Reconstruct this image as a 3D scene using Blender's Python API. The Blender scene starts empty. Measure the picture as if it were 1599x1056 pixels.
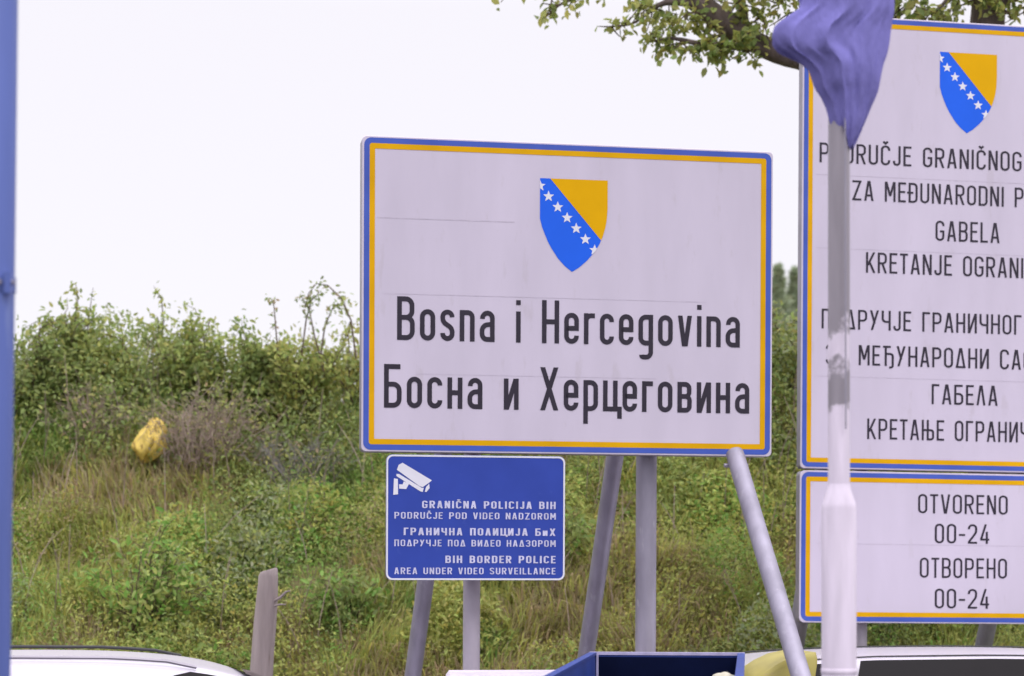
import bpy, math, random
import numpy as np
from mathutils import Vector, Matrix, Euler
R_ = math.radians
random.seed(7)
rng = np.random.default_rng(7)
scn = bpy.context.scene
COL = scn.collection

# ------------------------------------------------------------------ camera
FPX, HY, CX, EYE = 3000.0, 890.0, 799.5, 1.8
cam = bpy.data.cameras.new("camera")
cam.sensor_width = 36.0
cam.lens = FPX / 1599 * 36.0
cam.shift_y = (HY - 528.0) / 1599.0
cam.clip_start = 0.1
cam.clip_end = 4000
cam.dof.use_dof = True
cam.dof.focus_distance = 8.5
cam.dof.aperture_fstop = 3.1
camo = bpy.data.objects.new("camera", cam)
camo.location = (0, 0, EYE)
camo.rotation_euler = (R_(90), 0, 0)
COL.objects.link(camo)
scn.camera = camo

# ------------------------------------------------------------------ sky, sun, exposure
SUN_EL, SUN_AZ = R_(55), R_(150)      # azimuth clockwise from +Y: behind the camera, to its right
world = bpy.data.worlds.new("World")
scn.world = world
world.use_nodes = True
wt = world.node_tree
for n in list(wt.nodes):
    wt.nodes.remove(n)
w_out = wt.nodes.new('ShaderNodeOutputWorld')
w_bg = wt.nodes.new('ShaderNodeBackground')
w_sky = wt.nodes.new('ShaderNodeTexSky')
w_sky.sky_type = 'NISHITA'
w_sky.sun_disc = False
w_sky.sun_elevation = SUN_EL
w_sky.sun_rotation = SUN_AZ
w_mix = wt.nodes.new('ShaderNodeMix')
w_mix.data_type = 'RGBA'
w_mix.inputs[0].default_value = 0.90               # closed cloud cover over the clear sky
# overcast: the cloud grows brighter from the horizon to the zenith (radiance in the sky texture's own units)
w_co = wt.nodes.new('ShaderNodeTexCoord'); w_sp = wt.nodes.new('ShaderNodeSeparateXYZ'); w_mr = wt.nodes.new('ShaderNodeMapRange')
w_mr.inputs[1].default_value = 0.28; w_mr.inputs[2].default_value = 0.95; w_mr.inputs[3].default_value = 1.0; w_mr.inputs[4].default_value = 2.8
w_cl = wt.nodes.new('ShaderNodeMix'); w_cl.data_type = 'RGBA'; w_cl.blend_type = 'MULTIPLY'; w_cl.inputs[0].default_value = 1.0
w_cl.inputs[6].default_value = (7.6, 7.3, 7.7, 1)
wt.links.new(w_co.outputs['Generated'], w_sp.inputs[0]); wt.links.new(w_sp.outputs[2], w_mr.inputs[0])
wt.links.new(w_mr.outputs[0], w_cl.inputs[7]); wt.links.new(w_cl.outputs[2], w_mix.inputs[7])
wt.links.new(w_sky.outputs[0], w_mix.inputs[6])
wt.links.new(w_mix.outputs[2], w_bg.inputs[0])
w_bg.inputs[1].default_value = 0.13
wt.links.new(w_bg.outputs[0], w_out.inputs[0])
sun = bpy.data.lights.new("sun", 'SUN')
sun.energy = 1.0
sun.angle = R_(25)
sun.color = (1.0, 0.965, 0.93)
suno = bpy.data.objects.new("sun", sun)
suno.rotation_euler = (R_(90) - SUN_EL, 0, -SUN_AZ + math.pi)
suno.rotation_euler = Vector((math.sin(SUN_AZ) * math.cos(SUN_EL), math.cos(SUN_AZ) * math.cos(SUN_EL), math.sin(SUN_EL))).to_track_quat('Z', 'Y').to_euler()
COL.objects.link(suno)
scn.view_settings.view_transform = 'Standard'
scn.view_settings.look = 'None'
scn.view_settings.exposure = 0.05
scn.view_settings.gamma = 1.0
scn.cycles.use_denoising = True
scn.cycles.max_bounces = 6
scn.cycles.transparent_max_bounces = 8

# ------------------------------------------------------------------ helpers
def at(px, py, Y):
    return Vector(((px - CX) / FPX * Y, Y, EYE - (py - HY) / FPX * Y))

class MB:
    """collects faces for one mesh object"""
    def __init__(s):
        s.v, s.f, s.m = [], [], []
    def add(s, verts, faces, mi=0):
        k = len(s.v)
        s.v += [tuple(p) for p in verts]
        s.f += [tuple(i + k for i in f) for f in faces]
        s.m += [mi] * len(faces)
        return s
    def box(s, lo, hi, mi=0, M=None):
        x0, y0, z0 = lo; x1, y1, z1 = hi
        v = [Vector(p) for p in ((x0,y0,z0),(x1,y0,z0),(x1,y1,z0),(x0,y1,z0),(x0,y0,z1),(x1,y0,z1),(x1,y1,z1),(x0,y1,z1))]
        if M is not None: v = [M @ p for p in v]
        return s.add(v, [(0,3,2,1),(4,5,6,7),(0,1,5,4),(1,2,6,5),(2,3,7,6),(3,0,4,7)], mi)
    def tube(s, pts, rad, n=12, mi=0, caps=True):
        pts = [Vector(p) for p in pts]
        if not hasattr(rad, '__len__'): rad = [rad] * len(pts)
        ring = []; k0 = len(s.v)
        ref = None
        for i, p in enumerate(pts):
            t = (pts[min(i+1, len(pts)-1)] - pts[max(i-1, 0)])
            if t.length < 1e-9: t = Vector((0,0,1))
            t.normalize()
            if ref is None:
                ref = Vector((1,0,0)) if abs(t.x) < .8 else Vector((0,1,0))
            a = (ref - t * ref.dot(t)); a.normalize(); ref = a
            b = t.cross(a)
            for j in range(n):
                an = 2*math.pi*j/n
                s.v.append(tuple(p + (a*math.cos(an) + b*math.sin(an)) * rad[i]))
        for i in range(len(pts)-1):
            for j in range(n):
                j2 = (j+1) % n
                s.f.append((k0+i*n+j, k0+i*n+j2, k0+(i+1)*n+j2, k0+(i+1)*n+j)); s.m.append(mi)
        if caps:
            s.f.append(tuple(k0+j for j in reversed(range(n)))); s.m.append(mi)
            e = k0+(len(pts)-1)*n
            s.f.append(tuple(e+j for j in range(n))); s.m.append(mi)
        return s
    def build(s, name, mats, parent=None, smooth=False):
        me = bpy.data.meshes.new(name)
        me.from_pydata(s.v, [], s.f)
        if not isinstance(mats, (list, tuple)): mats = [mats]
        for m in mats: me.materials.append(m)
        if len(mats) > 1: me.polygons.foreach_set('material_index', s.m)
        if smooth:
            me.polygons.foreach_set('use_smooth', [True]*len(s.f))
            try: me.set_sharp_from_angle(angle=R_(40))
            except Exception: pass
        me.update()
        o = bpy.data.objects.new(name, me)
        COL.objects.link(o)
        if parent is not None: o.parent = parent
        return o

def tag(o, label=None, cat=None, group=None, kind=None):
    if label: o['label'] = label
    if cat: o['category'] = cat
    if group: o['group'] = group
    if kind: o['kind'] = kind
    return o

def thing(name, label, cat, loc=(0,0,0), rot=(0,0,0), group=None):
    o = bpy.data.objects.new(name, None)
    o.empty_display_size = .2
    o.location = loc
    o.rotation_euler = rot
    COL.objects.link(o)
    return tag(o, label, cat, group)

# ------------------------------------------------------------------ materials
def base_mat(name):
    m = bpy.data.materials.new(name); m.use_nodes = True
    return m, m.node_tree, m.node_tree.nodes['Principled BSDF']

def paint(name, rgb, rough=.5, var=.10, scale=6.0, metal=0.0, bump=0.0, bscale=3.0, spots=None, spec=.4, stretch=None):
    """painted / sheet surface: slow tone drift, fine speckle, optional stains of their own colour"""
    m, t, b = base_mat(name)
    N, K = t.nodes, t.links
    co = N.new('ShaderNodeTexCoord'); mp = N.new('ShaderNodeMapping')
    if stretch: mp.inputs['Scale'].default_value = stretch
    K.new(co.outputs['Object'], mp.inputs[0])
    n1 = N.new('ShaderNodeTexNoise'); n1.inputs['Scale'].default_value = scale; n1.inputs['Detail'].default_value = 5
    K.new(mp.outputs[0], n1.inputs['Vector'])
    mr = N.new('ShaderNodeMapRange'); mr.inputs[1].default_value = .3; mr.inputs[2].default_value = .7
    mr.inputs[3].default_value = 1-var; mr.inputs[4].default_value = 1+var*.6
    K.new(n1.outputs[0], mr.inputs[0])
    mx = N.new('ShaderNodeMix'); mx.data_type = 'RGBA'; mx.blend_type = 'MULTIPLY'; mx.inputs[0].default_value = 1
    mx.inputs[6].default_value = (*rgb, 1)
    K.new(mr.outputs[0], mx.inputs[7])
    out = mx.outputs[2]
    if spots:
        n2 = N.new('ShaderNodeTexNoise'); n2.inputs['Scale'].default_value = spots[1]; n2.inputs['Detail'].default_value = 8; n2.inputs['Roughness'].default_value = .65
        K.new(mp.outputs[0], n2.inputs['Vector'])
        cr = N.new('ShaderNodeMapRange'); cr.inputs[1].default_value = spots[2]; cr.inputs[2].default_value = spots[2]+.08
        K.new(n2.outputs[0], cr.inputs[0])
        m2 = N.new('ShaderNodeMix'); m2.data_type = 'RGBA'; m2.inputs[7].default_value = (*spots[0], 1)
        ml = N.new('ShaderNodeMath'); ml.operation = 'MULTIPLY'; ml.inputs[1].default_value = spots[3] if len(spots) > 3 else 1.0
        K.new(cr.outputs[0], ml.inputs[0]); K.new(ml.outputs[0], m2.inputs[0]); K.new(out, m2.inputs[6]); out = m2.outputs[2]
    K.new(out, b.inputs['Base Color'])
    b.inputs['Roughness'].default_value = rough; b.inputs['Metallic'].default_value = metal
    b.inputs['Specular IOR Level'].default_value = spec
    if bump:
        n3 = N.new('ShaderNodeTexNoise'); n3.inputs['Scale'].default_value = bscale; n3.inputs['Detail'].default_value = 3
        K.new(mp.outputs[0], n3.inputs['Vector'])
        bp = N.new('ShaderNodeBump'); bp.inputs['Strength'].default_value = bump; bp.inputs['Distance'].default_value = .02
        K.new(n3.outputs[0], bp.inputs['Height']); K.new(bp.outputs[0], b.inputs['Normal'])
    return m

def leaf_mat(name, trans=.35, rough=.55):
    """foliage: natural hue (haze-paled on the cypresses) from the 'tint' attribute of each leaf, a little light passes through"""
    m, t, b = base_mat(name)
    N, K = t.nodes, t.links
    at_ = N.new('ShaderNodeAttribute'); at_.attribute_name = 'tint'
    K.new(at_.outputs['Color'], b.inputs['Base Color'])
    b.inputs['Roughness'].default_value = rough; b.inputs['Specular IOR Level'].default_value = .25
    tr = N.new('ShaderNodeBsdfTranslucent'); K.new(at_.outputs['Color'], tr.inputs[0])
    mx = N.new('ShaderNodeMixShader'); mx.inputs[0].default_value = trans
    K.new(b.outputs[0], mx.inputs[1]); K.new(tr.outputs[0], mx.inputs[2])
    K.new(mx.outputs[0], N['Material Output'].inputs[0])
    return m

M_face = paint('sign_sheet', (.60, .545, .665), rough=.42, var=.07, scale=2.6, bump=.16, bscale=2.2, spots=((.47,.42,.47), 7, .58, .32), stretch=(1.6,1,.45))
M_alu = paint('sign_edge_metal', (.30, .28, .34), rough=.45, var=.15, scale=9, metal=.3)
M_seam = paint('sheet_seam', (.545, .49, .60), rough=.6, var=.15, scale=20)
M_blue = paint('blue_film', (.068, .118, .48), rough=.5, spec=.15, var=.12, scale=5)
M_yel = paint('yellow_film', (.72, .385, .002), rough=.5, spec=.12, var=.12, scale=5)
M_sblue = paint('crest_blue', (.02, .13, .80), rough=.5, spec=.12, var=.06, scale=5)
M_syel = paint('crest_yellow', (.74, .40, .001), rough=.5, spec=.10, var=.06, scale=5)
M_white = paint('white_film', (.74, .74, .82), rough=.45, var=.06)
M_ctext = paint('pale_letter_film', (.58, .58, .78), rough=.5, var=.15, scale=20)
M_ink = paint('black_letter_film', (.022, .016, .032), rough=.5, var=.2, scale=12)
M_cblue = paint('dark_blue_sheet', (.037, .070, .375), rough=.45, spec=.15, var=.10, scale=5, spots=((.06,.10,.42), 14, .62, .5))
M_galv = paint('galvanised_steel', (.33, .31, .39), rough=.5, var=.22, scale=10, metal=.35, spots=((.42,.40,.47), 24, .60, .6), bump=.08, bscale=40, stretch=(1,1,.3))
M_lav = paint('pale_painted_steel', (.42, .38, .45), rough=.55, var=.15, scale=8, spots=((.30,.24,.20), 22, .68, .6), stretch=(1,1,.4))

# ------------------------------------------------------------------ road sign lettering: centre lines of each character, in cap heights
def glyph(c, s):
    """returns width and strokes; a stroke is (kind, points): 'p' open path, 'c' closed path, 'h' slanted bar with level ends"""
    W = .42
    nar = {'J': .34, 'Ј': .34, 'I': s, 'i': s, 'E': .36, 'Е': .36, 'L': .35, 'T': .37, 'Т': .37, 'Г': .35, 'M': .50, 'М': .50, 'A': .44, 'А': .44,
           'Л': .42, 'Д': .46, 'Ђ': .50, 'Ћ': .48, 'Њ': .60, 'X': .44, 'Х': .46, '-': .28, 'Ц': .42, 'o': .365, 'о': .365, 's': .34, 'n': .36, 'a': .36, 'а': .36,
           'e': .36, 'е': .36, 'r': .27, 'c': .345, 'с': .36, 'g': .365, 'v': .36, 'н': .36, 'и': .36, 'р': .36, 'ц': .36, 'г': .27, 'в': .36, 'V': .43}
    W = nar.get(c, W)
    L, R, B, T = s/2, W-s/2, s/2, 1-s/2
    r = (R-L)/2 if R > L else 0
    q = r*.95
    X = .72; XT = X-s/2
    st = []
    P = lambda *p: st.append(('p', p))
    C = lambda *p: st.append(('c', p))
    H = lambda *p: st.append(('h', p))
    lat = {'А':'A','В':'B','Е':'E','К':'K','М':'M','Н':'H','О':'O','Р':'P','С':'C','Т':'T','Х':'X','Ј':'J','о':'o','а':'a','с':'c','е':'e'}
    c = lat.get(c, c)
    if c == 'A': H((s*.55,0),(W/2-.02,1)); H((W-s*.55,0),(W/2+.02,1)); P((s*1.1,.27),(W-s*1.1,.27))
    elif c == 'B': P((L,0),(L,1)); P((L,T),(R-.01,T,q),(R-.01,.52,q),(L,.52)); P((L,.52),(R,.52,q),(R,B,q),(L,B))
    elif c in 'CČ':
        P((R,.74),(R,T,r),(L,T,r),(L,B,r),(R,B,r),(R,.26))
        if c == 'Č': P((W/2-.10,1.20),(W/2,1.10),(W/2+.10,1.20))
    elif c in 'DĐ':
        C((L,T),(R,T,q),(R,B,q),(L,B))
        if c == 'Đ': P((-.07,.5),(W*.52,.5))
    elif c == 'E': P((L,0),(L,1)); P((L,T),(W,T)); P((L,.52),(W*.9,.52)); P((L,B),(W,B))
    elif c == 'G': P((R,.74),(R,T,r),(L,T,r),(L,B,r),(R,B,r),(R,.47),(W*.5,.47))
    elif c == 'H': P((L,0),(L,1)); P((R,0),(R,1)); P((L,.5),(R,.5))
    elif c == 'I': P((L,0),(L,1))
    elif c == 'J': P((R,1),(R,B,r),(L,B,r),(L,.24))
    elif c == 'K': P((L,0),(L,1)); H((s*.9,.36),(R+.0,1)); H((W*.42,.50),(R+.01,0))
    elif c == 'L': P((L,1),(L,0)); P((L,B),(W,B))
    elif c == 'M': P((L,0),(L,1)); P((R,0),(R,1)); H((W/2,.28),(L+.02,1)); H((W/2,.28),(R-.02,1))
    elif c == 'N': P((L,0),(L,1)); P((R,0),(R,1)); H((R-.01,0),(L+.01,1))
    elif c in 'O0': C((L,T,r),(R,T,r),(R,B,r),(L,B,r))
    elif c == 'P': P((L,0),(L,1)); P((L,T),(R,T,q),(R,.46,q),(L,.46))
    elif c == 'R': P((L,0),(L,1)); P((L,T),(R,T,q),(R,.48,q),(L,.48)); H((W*.5,.48),(R,0))
    elif c == 'S': P((R,.77),(R,T,r),(L,T,r),(L,.60,r*.9),(R,.42,r*.9),(R,B,r),(L,B,r),(L,.23))
    elif c == 'T': P((0,T),(W,T)); P((W/2,0),(W/2,T))
    elif c == 'U': P((L,1),(L,B,r),(R,B,r),(R,1))
    elif c == 'V': H((W/2-.02,0),(s*.55,1)); H((W/2+.02,0),(W-s*.55,1))
    elif c == 'X': H((s*.6,0),(W-s*.6,1)); H((W-s*.6,0),(s*.6,1))
    elif c == 'Z': P((0,T),(W,T)); P((0,B),(W,B)); H((s*.6,B),(W-s*.6,T))
    elif c == '2': P((L,.74),(L,T,r),(R,T,r),(R,.58,r*.6),(L,B+.04,.02),(L,B)); P((0,B),(W,B))
    elif c == '4': P((R-.06,0),(R-.06,.62)); H((s*.55,.22),(W*.62,1)); P((s*.2,.22),(W,.22))
    elif c == '-': P((0,.44),(W,.44))
    elif c == 'Б': P((L,0),(L,1)); P((L,T),(W-.03,T)); P((L,.54),(R,.54,q),(R,B,q),(L,B))
    elif c == 'Г': P((L,0),(L,1)); P((L,T),(W,T))
    elif c == 'Д': H((s*.6,B),(W/2-.02,1)); H((W-s*.6,B),(W/2+.02,1)); P((0,B),(W,B))
    elif c == 'З': P((L,.77),(L,T,r),(R,T,r),(R,.52,q),(W*.38,.52)); P((W*.38,.52),(R,.52,q),(R,B,r),(L,B,r),(L,.23))
    elif c == 'И': P((L,0),(L,1)); P((R,0),(R,1)); H((L+.01,0),(R-.01,1))
    elif c == 'Л': H((s*.55,0),(W/2-.02,1)); H((W-s*.55,0),(W/2+.02,1))
    elif c == 'П': P((L,0),(L,1)); P((R,0),(R,1)); P((L,T),(R,T))
    elif c == 'У': H((W/2+.01,.34),(s*.55,1)); H((W*.22,0),(W-s*.55,1))
    elif c == 'Ч': P((L,1),(L,.44,r),(R,.44)); P((R,0),(R,1))
    elif c == 'Ц': P((L,1),(L,B),(R,B)); P((R,1),(R,0)); P((R,B),(W+.06,B),(W+.06,-.17))
    elif c in 'ЂЋ':
        P((.13,0),(.13,1)); P((0,T),(.36,T))
        if c == 'Ђ': P((.13,.60),(R,.60,.12),(R,-.12+s/2,.10),(R-.16,-.12+s/2))
        else: P((.13,.60),(R,.60,.12),(R,0))
    elif c == 'Њ': P((L,0),(L,1)); P((.29,0),(.29,1)); P((L,.5),(.29,.5)); P((.29,.5),(R,.5,.12),(R,B,.12),(.29,B))
    elif c == 'o': C((L,XT,r),(R,XT,r),(R,B,r),(L,B,r))
    elif c == 's': P((R,.55),(R,XT,r),(L,XT,r),(L,.44,r*.7),(R,.29,r*.7),(R,B,r),(L,B,r),(L,.18))
    elif c == 'n': P((L,0),(L,X)); P((L,XT-.06),(L+.03,XT,.04),(R,XT,r*1.0),(R,0))
    elif c == 'a': P((L+.01,.53),(L+.01,XT,r),(R,XT,r),(R,0)); P((R,.41),(L,.38,r),(L,B,r),(R,B))
    elif c == 'i': P((L,0),(L,X)); P((L,.87),(L,.87+s))
    elif c == 'e': P((R,.19),(R,B,r),(L,B,r),(L,XT,r),(R,XT,r),(R,.36),(L,.36))
    elif c == 'r': P((L,0),(L,X)); P((L,.50),(L,XT,.12),(W,XT))
    elif c == 'c': P((R,.53),(R,XT,r),(L,XT,r),(L,B,r),(R,B,r),(R,.19))
    elif c == 'g': P((R,XT),(L,XT,r),(L,B,r),(R,B)); P((R,X),(R,-.33+s/2,r),(L+.02,-.33+s/2,r),(L+.02,-.22))
    elif c == 'v': H((W/2-.015,0),(s*.55,X)); H((W/2+.015,0),(W-s*.55,X))
    elif c == 'н': P((L,0),(L,X)); P((R,0),(R,X)); P((L,.37),(R,.37))
    elif c == 'и': P((L,0),(L,X)); P((R,0),(R,X)); H((L+.01,0),(R-.01,X))
    elif c == 'р': P((L,-.30),(L,X)); P((L,XT),(R,XT,r),(R,B,r),(L,B))
    elif c == 'ц': P((L,X),(L,B),(R,B)); P((R,X),(R,0)); P((R,B),(W+.05,B),(W+.05,-.17))
    elif c == 'г': P((L,0),(L,X)); P((L,XT),(W,XT))
    elif c == 'в': P((L,0),(L,X)); P((L,XT),(R-.01,XT,r*.8),(R-.01,.38,r*.8),(L,.38)); P((L,.38),(R,.38,r*.8),(R,B,r*.8),(L,B))
    else: raise ValueError('no glyph for ' + c)
    return W, st

def round_path(pts, closed):
    n = len(pts); out = []
    for i, p in enumerate(pts):
        P = np.array(p[:2]); r = p[2] if len(p) > 2 else 0
        if r <= 0 or (not closed and i in (0, n-1)):
            out.append(P); continue
        A = np.array(pts[i-1][:2]); D = np.array(pts[(i+1) % n][:2])
        la, ld = np.linalg.norm(A-P), np.linalg.norm(D-P)
        ra = pts[i-1][2] if len(pts[i-1]) > 2 else 0
        rd = pts[(i+1) % n][2] if len(pts[(i+1) % n]) > 2 else 0
        t = min(r, la*(.5 if ra else 1), ld*(.5 if rd else 1))
        a = P + (A-P)/la*t; d = P + (D-P)/ld*t
        k = .5523
        c1 = a + (P-a)*k; c2 = d + (P-d)*k
        for u in np.linspace(0, 1, 8):
            out.append((1-u)**3*a + 3*u*(1-u)**2*c1 + 3*u*u*(1-u)*c2 + u**3*d)
    res = [out[0]]
    for p in out[1:]:
        if np.linalg.norm(p-res[-1]) > 1e-4: res.append(p)
    if closed and np.linalg.norm(res[0]-res[-1]) < 1e-4: res.pop()
    return res

def advance(text, s, gap=.125, space=.27):
    x = 0
    for ch in text:
        x += space+gap if ch == ' ' else glyph(ch, s)[0]+gap
    return x-gap

def lettering(text, u, v, cap, width, parent, mat, name='lettering', s=.1, fit=None, gap=.125, y0=-.0016, base=(0,0)):
    """one line of letters as thin film; `width` is the length of `fit` (default the whole text); u, v = left end of the base line"""
    sx = width/(advance(fit or text, s, gap)*cap)
    x = 0; k = 0; mb = MB(); res = None
    for ch in text+' ':
        if ch == ' ':
            if mb.f: res = mb.build(name, mat, parent); mb = MB()
            x += .27+gap; continue
        W, strokes = glyph(ch, s)
        for kind, pts in strokes:
            yy = y0 - .00012*(k % 4); k += 1
            if kind == 'h':
                (xa, ya), (xb, yb) = pts
                ln = math.hypot(xb-xa, yb-ya); hw = s/2*ln/abs(yb-ya)
                q = [(xa-hw,ya),(xa+hw,ya),(xb+hw,yb),(xb-hw,yb)]
                if yb < ya: q = q[::-1]
                fc = [(0,1,2,3)]
            else:
                cl = kind == 'c'
                p = round_path(pts, cl); n = len(p)
                lft, rgt = [], []
                for i in range(n):
                    d1 = p[i]-p[i-1] if (cl or i > 0) else p[1]-p[0]
                    d2 = p[(i+1) % n]-p[i] if (cl or i < n-1) else d1
                    d1 = d1/np.linalg.norm(d1); d2 = d2/np.linalg.norm(d2)
                    n1 = np.array((-d1[1], d1[0])); n2 = np.array((-d2[1], d2[0]))
                    m_ = n1+n2; m_ = m_/max(1e-6, np.linalg.norm(m_)); m_ = m_/max(.5, m_ @ n1)
                    lft.append(p[i]+m_*s/2); rgt.append(p[i]-m_*s/2)
                q = [tuple(a) for a in rgt]+[tuple(a) for a in lft]
                fc = [(i, (i+1) % n, n+(i+1) % n, n+i) for i in range(n if cl else n-1)]
            mb.add([(base[0]+u+(x+a)*sx*cap, yy, base[1]+v+b*cap) for a, b in q], fc)
        x += W+gap
    return res

def rrect(x0, z0, x1, z1, r, n=6):
    """corner-rounded rectangle, counter-clockwise seen from the front"""
    p = []
    for cx, cz, a0 in ((x1-r,z0+r,-90),(x1-r,z1-r,0),(x0+r,z1-r,90),(x0+r,z0+r,180)):
        for i in range(n+1):
            a = R_(a0+90*i/n); p.append((cx+r*math.cos(a), cz+r*math.sin(a)))
    return p

def ring(name, x0, z0, x1, z1, r0, w, r1, y, mat, parent):
    a = rrect(x0, z0, x1, z1, r0); b = rrect(x0+w, z0+w, x1-w, z1-w, max(r1, .001)); n = len(a)
    mb = MB()
    mb.add([(p[0], y, p[1]) for p in a]+[(p[0], y, p[1]) for p in b], [(i, (i+1) % n, n+(i+1) % n, n+i) for i in range(n)])
    return mb.build(name, mat, parent)

def panel(name, x0, z0, x1, z1, r, depth, parent, face, edge, y=0, seams=()):
    """folded sheet panel: front skin, turned-back rim with a small bevel, back skin"""
    mb = MB(); bv = .003
    o = rrect(x0, z0, x1, z1, r); i_ = rrect(x0+bv, z0+bv, x1-bv, z1-bv, max(r-bv, .001)); n = len(o)
    v = [(p[0], y, p[1]) for p in i_]+[(p[0], y+bv, p[1]) for p in o]+[(p[0], y+depth, p[1]) for p in o]
    mb.add(v, [tuple(range(n))], 0)
    mb.add(v[:2*n], [(i, n+i, n+(i+1) % n, (i+1) % n) for i in range(n)], 0)
    mb.add(v[n:], [(i, n+i, n+(i+1) % n, (i+1) % n) for i in range(n)], 1)
    mb.add(v[2*n:], [tuple(reversed(range(n)))], 1)
    for sx0, sx1, sz, sh in seams:
        mb.add([(sx0,y-.0006,sz),(sx1,y-.0006,sz-.001),(sx1,y-.0006,sz-.001+sh),(sx0,y-.0006,sz+sh)], [(0,1,2,3)], 2)
    return mb.build(name, [face, edge, M_seam], parent)

SHIELD = [(0,0),(0,-.30),(0,-.58),(.03,-.70),(.07,-.80),(.115,-.905),(.166,-1.0),(.27,-1.155),(.37,-1.26),(.475,-1.34),
          (.58,-1.275),(.70,-1.17),(.82,-1.03),(.885,-.92),(.935,-.80),(.97,-.68),(.99,-.56),(1,-.40),(1,0)]
def clip(sub, poly):
    out = list(sub)
    for i in range(len(poly)):
        a, b = poly[i], poly[(i+1) % len(poly)]
        inside = lambda p: (b[0]-a[0])*(p[1]-a[1])-(b[1]-a[1])*(p[0]-a[0]) >= 0
        src, out = out, []
        for j, p in enumerate(src):
            q = src[j-1]
            if inside(p) != inside(q):
                d = (p[0]-q[0], p[1]-q[1]); e = (b[0]-a[0], b[1]-a[1])
                den = d[0]*e[1]-d[1]*e[0]
                t = ((a[0]-q[0])*e[1]-(a[1]-q[1])*e[0])/den if den else 0
                out.append((q[0]+t*d[0], q[1]+t*d[1]))
            if inside(p): out.append(p)
        if not out: return []
    return out

def crest(u, v, w, parent, base):
    T = lambda p, y: (base[0]+u+p[0]*w, y, base[1]+v+p[1]*w)
    b = MB().add([T(p, -.0014) for p in SHIELD], [tuple(range(len(SHIELD)))]).build('crest', M_sblue, parent)
    yl = [(.15,0),(.905,-.872)]+[p for p in SHIELD[10:] if p[1] > -.86]
    MB().add([T(p, -.0020) for p in yl], [tuple(range(len(yl)))]).build('yellow_field', M_syel, b)
    for cx, cz in ((0,-.11),(.125,-.26),(.262,-.41),(.40,-.56),(.536,-.71),(.672,-.862),(.81,-1.015)):
        st = []
        for k in range(10):
            a = math.pi/2+k*math.pi/5; rr = .084 if k % 2 == 0 else .036
            st.append((cx+rr*math.cos(a), cz+rr*math.sin(a)))
        st = clip(st, SHIELD)
        c0 = (sum(p[0] for p in st)/len(st), sum(p[1] for p in st)/len(st)) if cx in (0, .81) else (cx, cz)
        MB().add([T(c0, -.0022)]+[T(p, -.0022) for p in st], [(0, i+1, (i+1) % len(st)+1) for i in range(len(st))]).build('star', M_white, b)
    return b

def sign_root(name, label, cat, o, rot, w, H, group=None, yoff=0):
    """Empty on the ground under the middle of a sign whose lower left front corner is o"""
    M = Matrix.Rotation(rot[0], 3, 'Z') @ Matrix.Rotation(rot[1], 3, 'X') @ Matrix.Rotation(rot[2], 3, 'Y')
    loc = Vector(o)+M @ Vector((w/2, yoff, -H))
    e = thing(name, label, cat, loc, M.to_euler(), group)
    return e, M

def bordered(w, h, parent, base, seams=(), r=.022, D=.07):
    bx, bz = base
    panel('signboard', bx, bz, bx+w, bz+h, r, D, parent, M_face, M_alu, seams=seams)
    ring('blue_border', bx+.009, bz+.009, bx+w-.009, bz+h-.009, r+.012, .026, .012, -.0012, M_blue, parent)
    ring('yellow_border', bx+.0353, bz+.0353, bx+w-.0353, bz+h-.0353, .012, .026, .004, -.0012, M_yel, parent)

# ------------------------------------------------------------------ terrain
GX = np.array(sorted(set([-400,-250,-150,-90,-60,-40,-25,-17,-12]+list(np.round(np.arange(-9, 9.01, .25), 3))+[12,17,25,40,60,90,150,250,400])))
GY = np.array(sorted(set([-300,-150,-80,-40,-20,-8,0,5,8]+list(np.round(np.arange(10, 19.01, .2), 3))+[21,24,30,40,60,90,140,220,400,900,2500])))
_g = rng.random((64, 64))
def vnoise(x, y, sc):
    x = np.asarray(x, float)*sc+17.3; y = np.asarray(y, float)*sc+5.1
    xi = np.floor(x).astype(int); yi = np.floor(y).astype(int); fx = x-xi; fy = y-yi
    fx = fx*fx*(3-2*fx); fy = fy*fy*(3-2*fy)
    g = lambda a, b: _g[a % 64, b % 64]
    return (g(xi,yi)*(1-fx)+g(xi+1,yi)*fx)*(1-fy)+(g(xi,yi+1)*(1-fx)+g(xi+1,yi+1)*fx)*fy
def gz(x, y):
    x = np.asarray(x, float); y = np.asarray(y, float)
    t = np.clip(y-10.9, 0, None)
    z = np.where(y < 15.2, .70*t, .70*4.3+.06*np.clip(y-15.2, 0, 40))
    z = np.where(t < .5, .7*t*t, z-.175*np.clip(t, 0, 1)*0)
    nz = (vnoise(x, y, .8)-.5)*.28+(vnoise(x, y, 2.3)-.5)*.12
    return z+nz*np.clip((y-11.2)/1.0, 0, 1)

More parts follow.
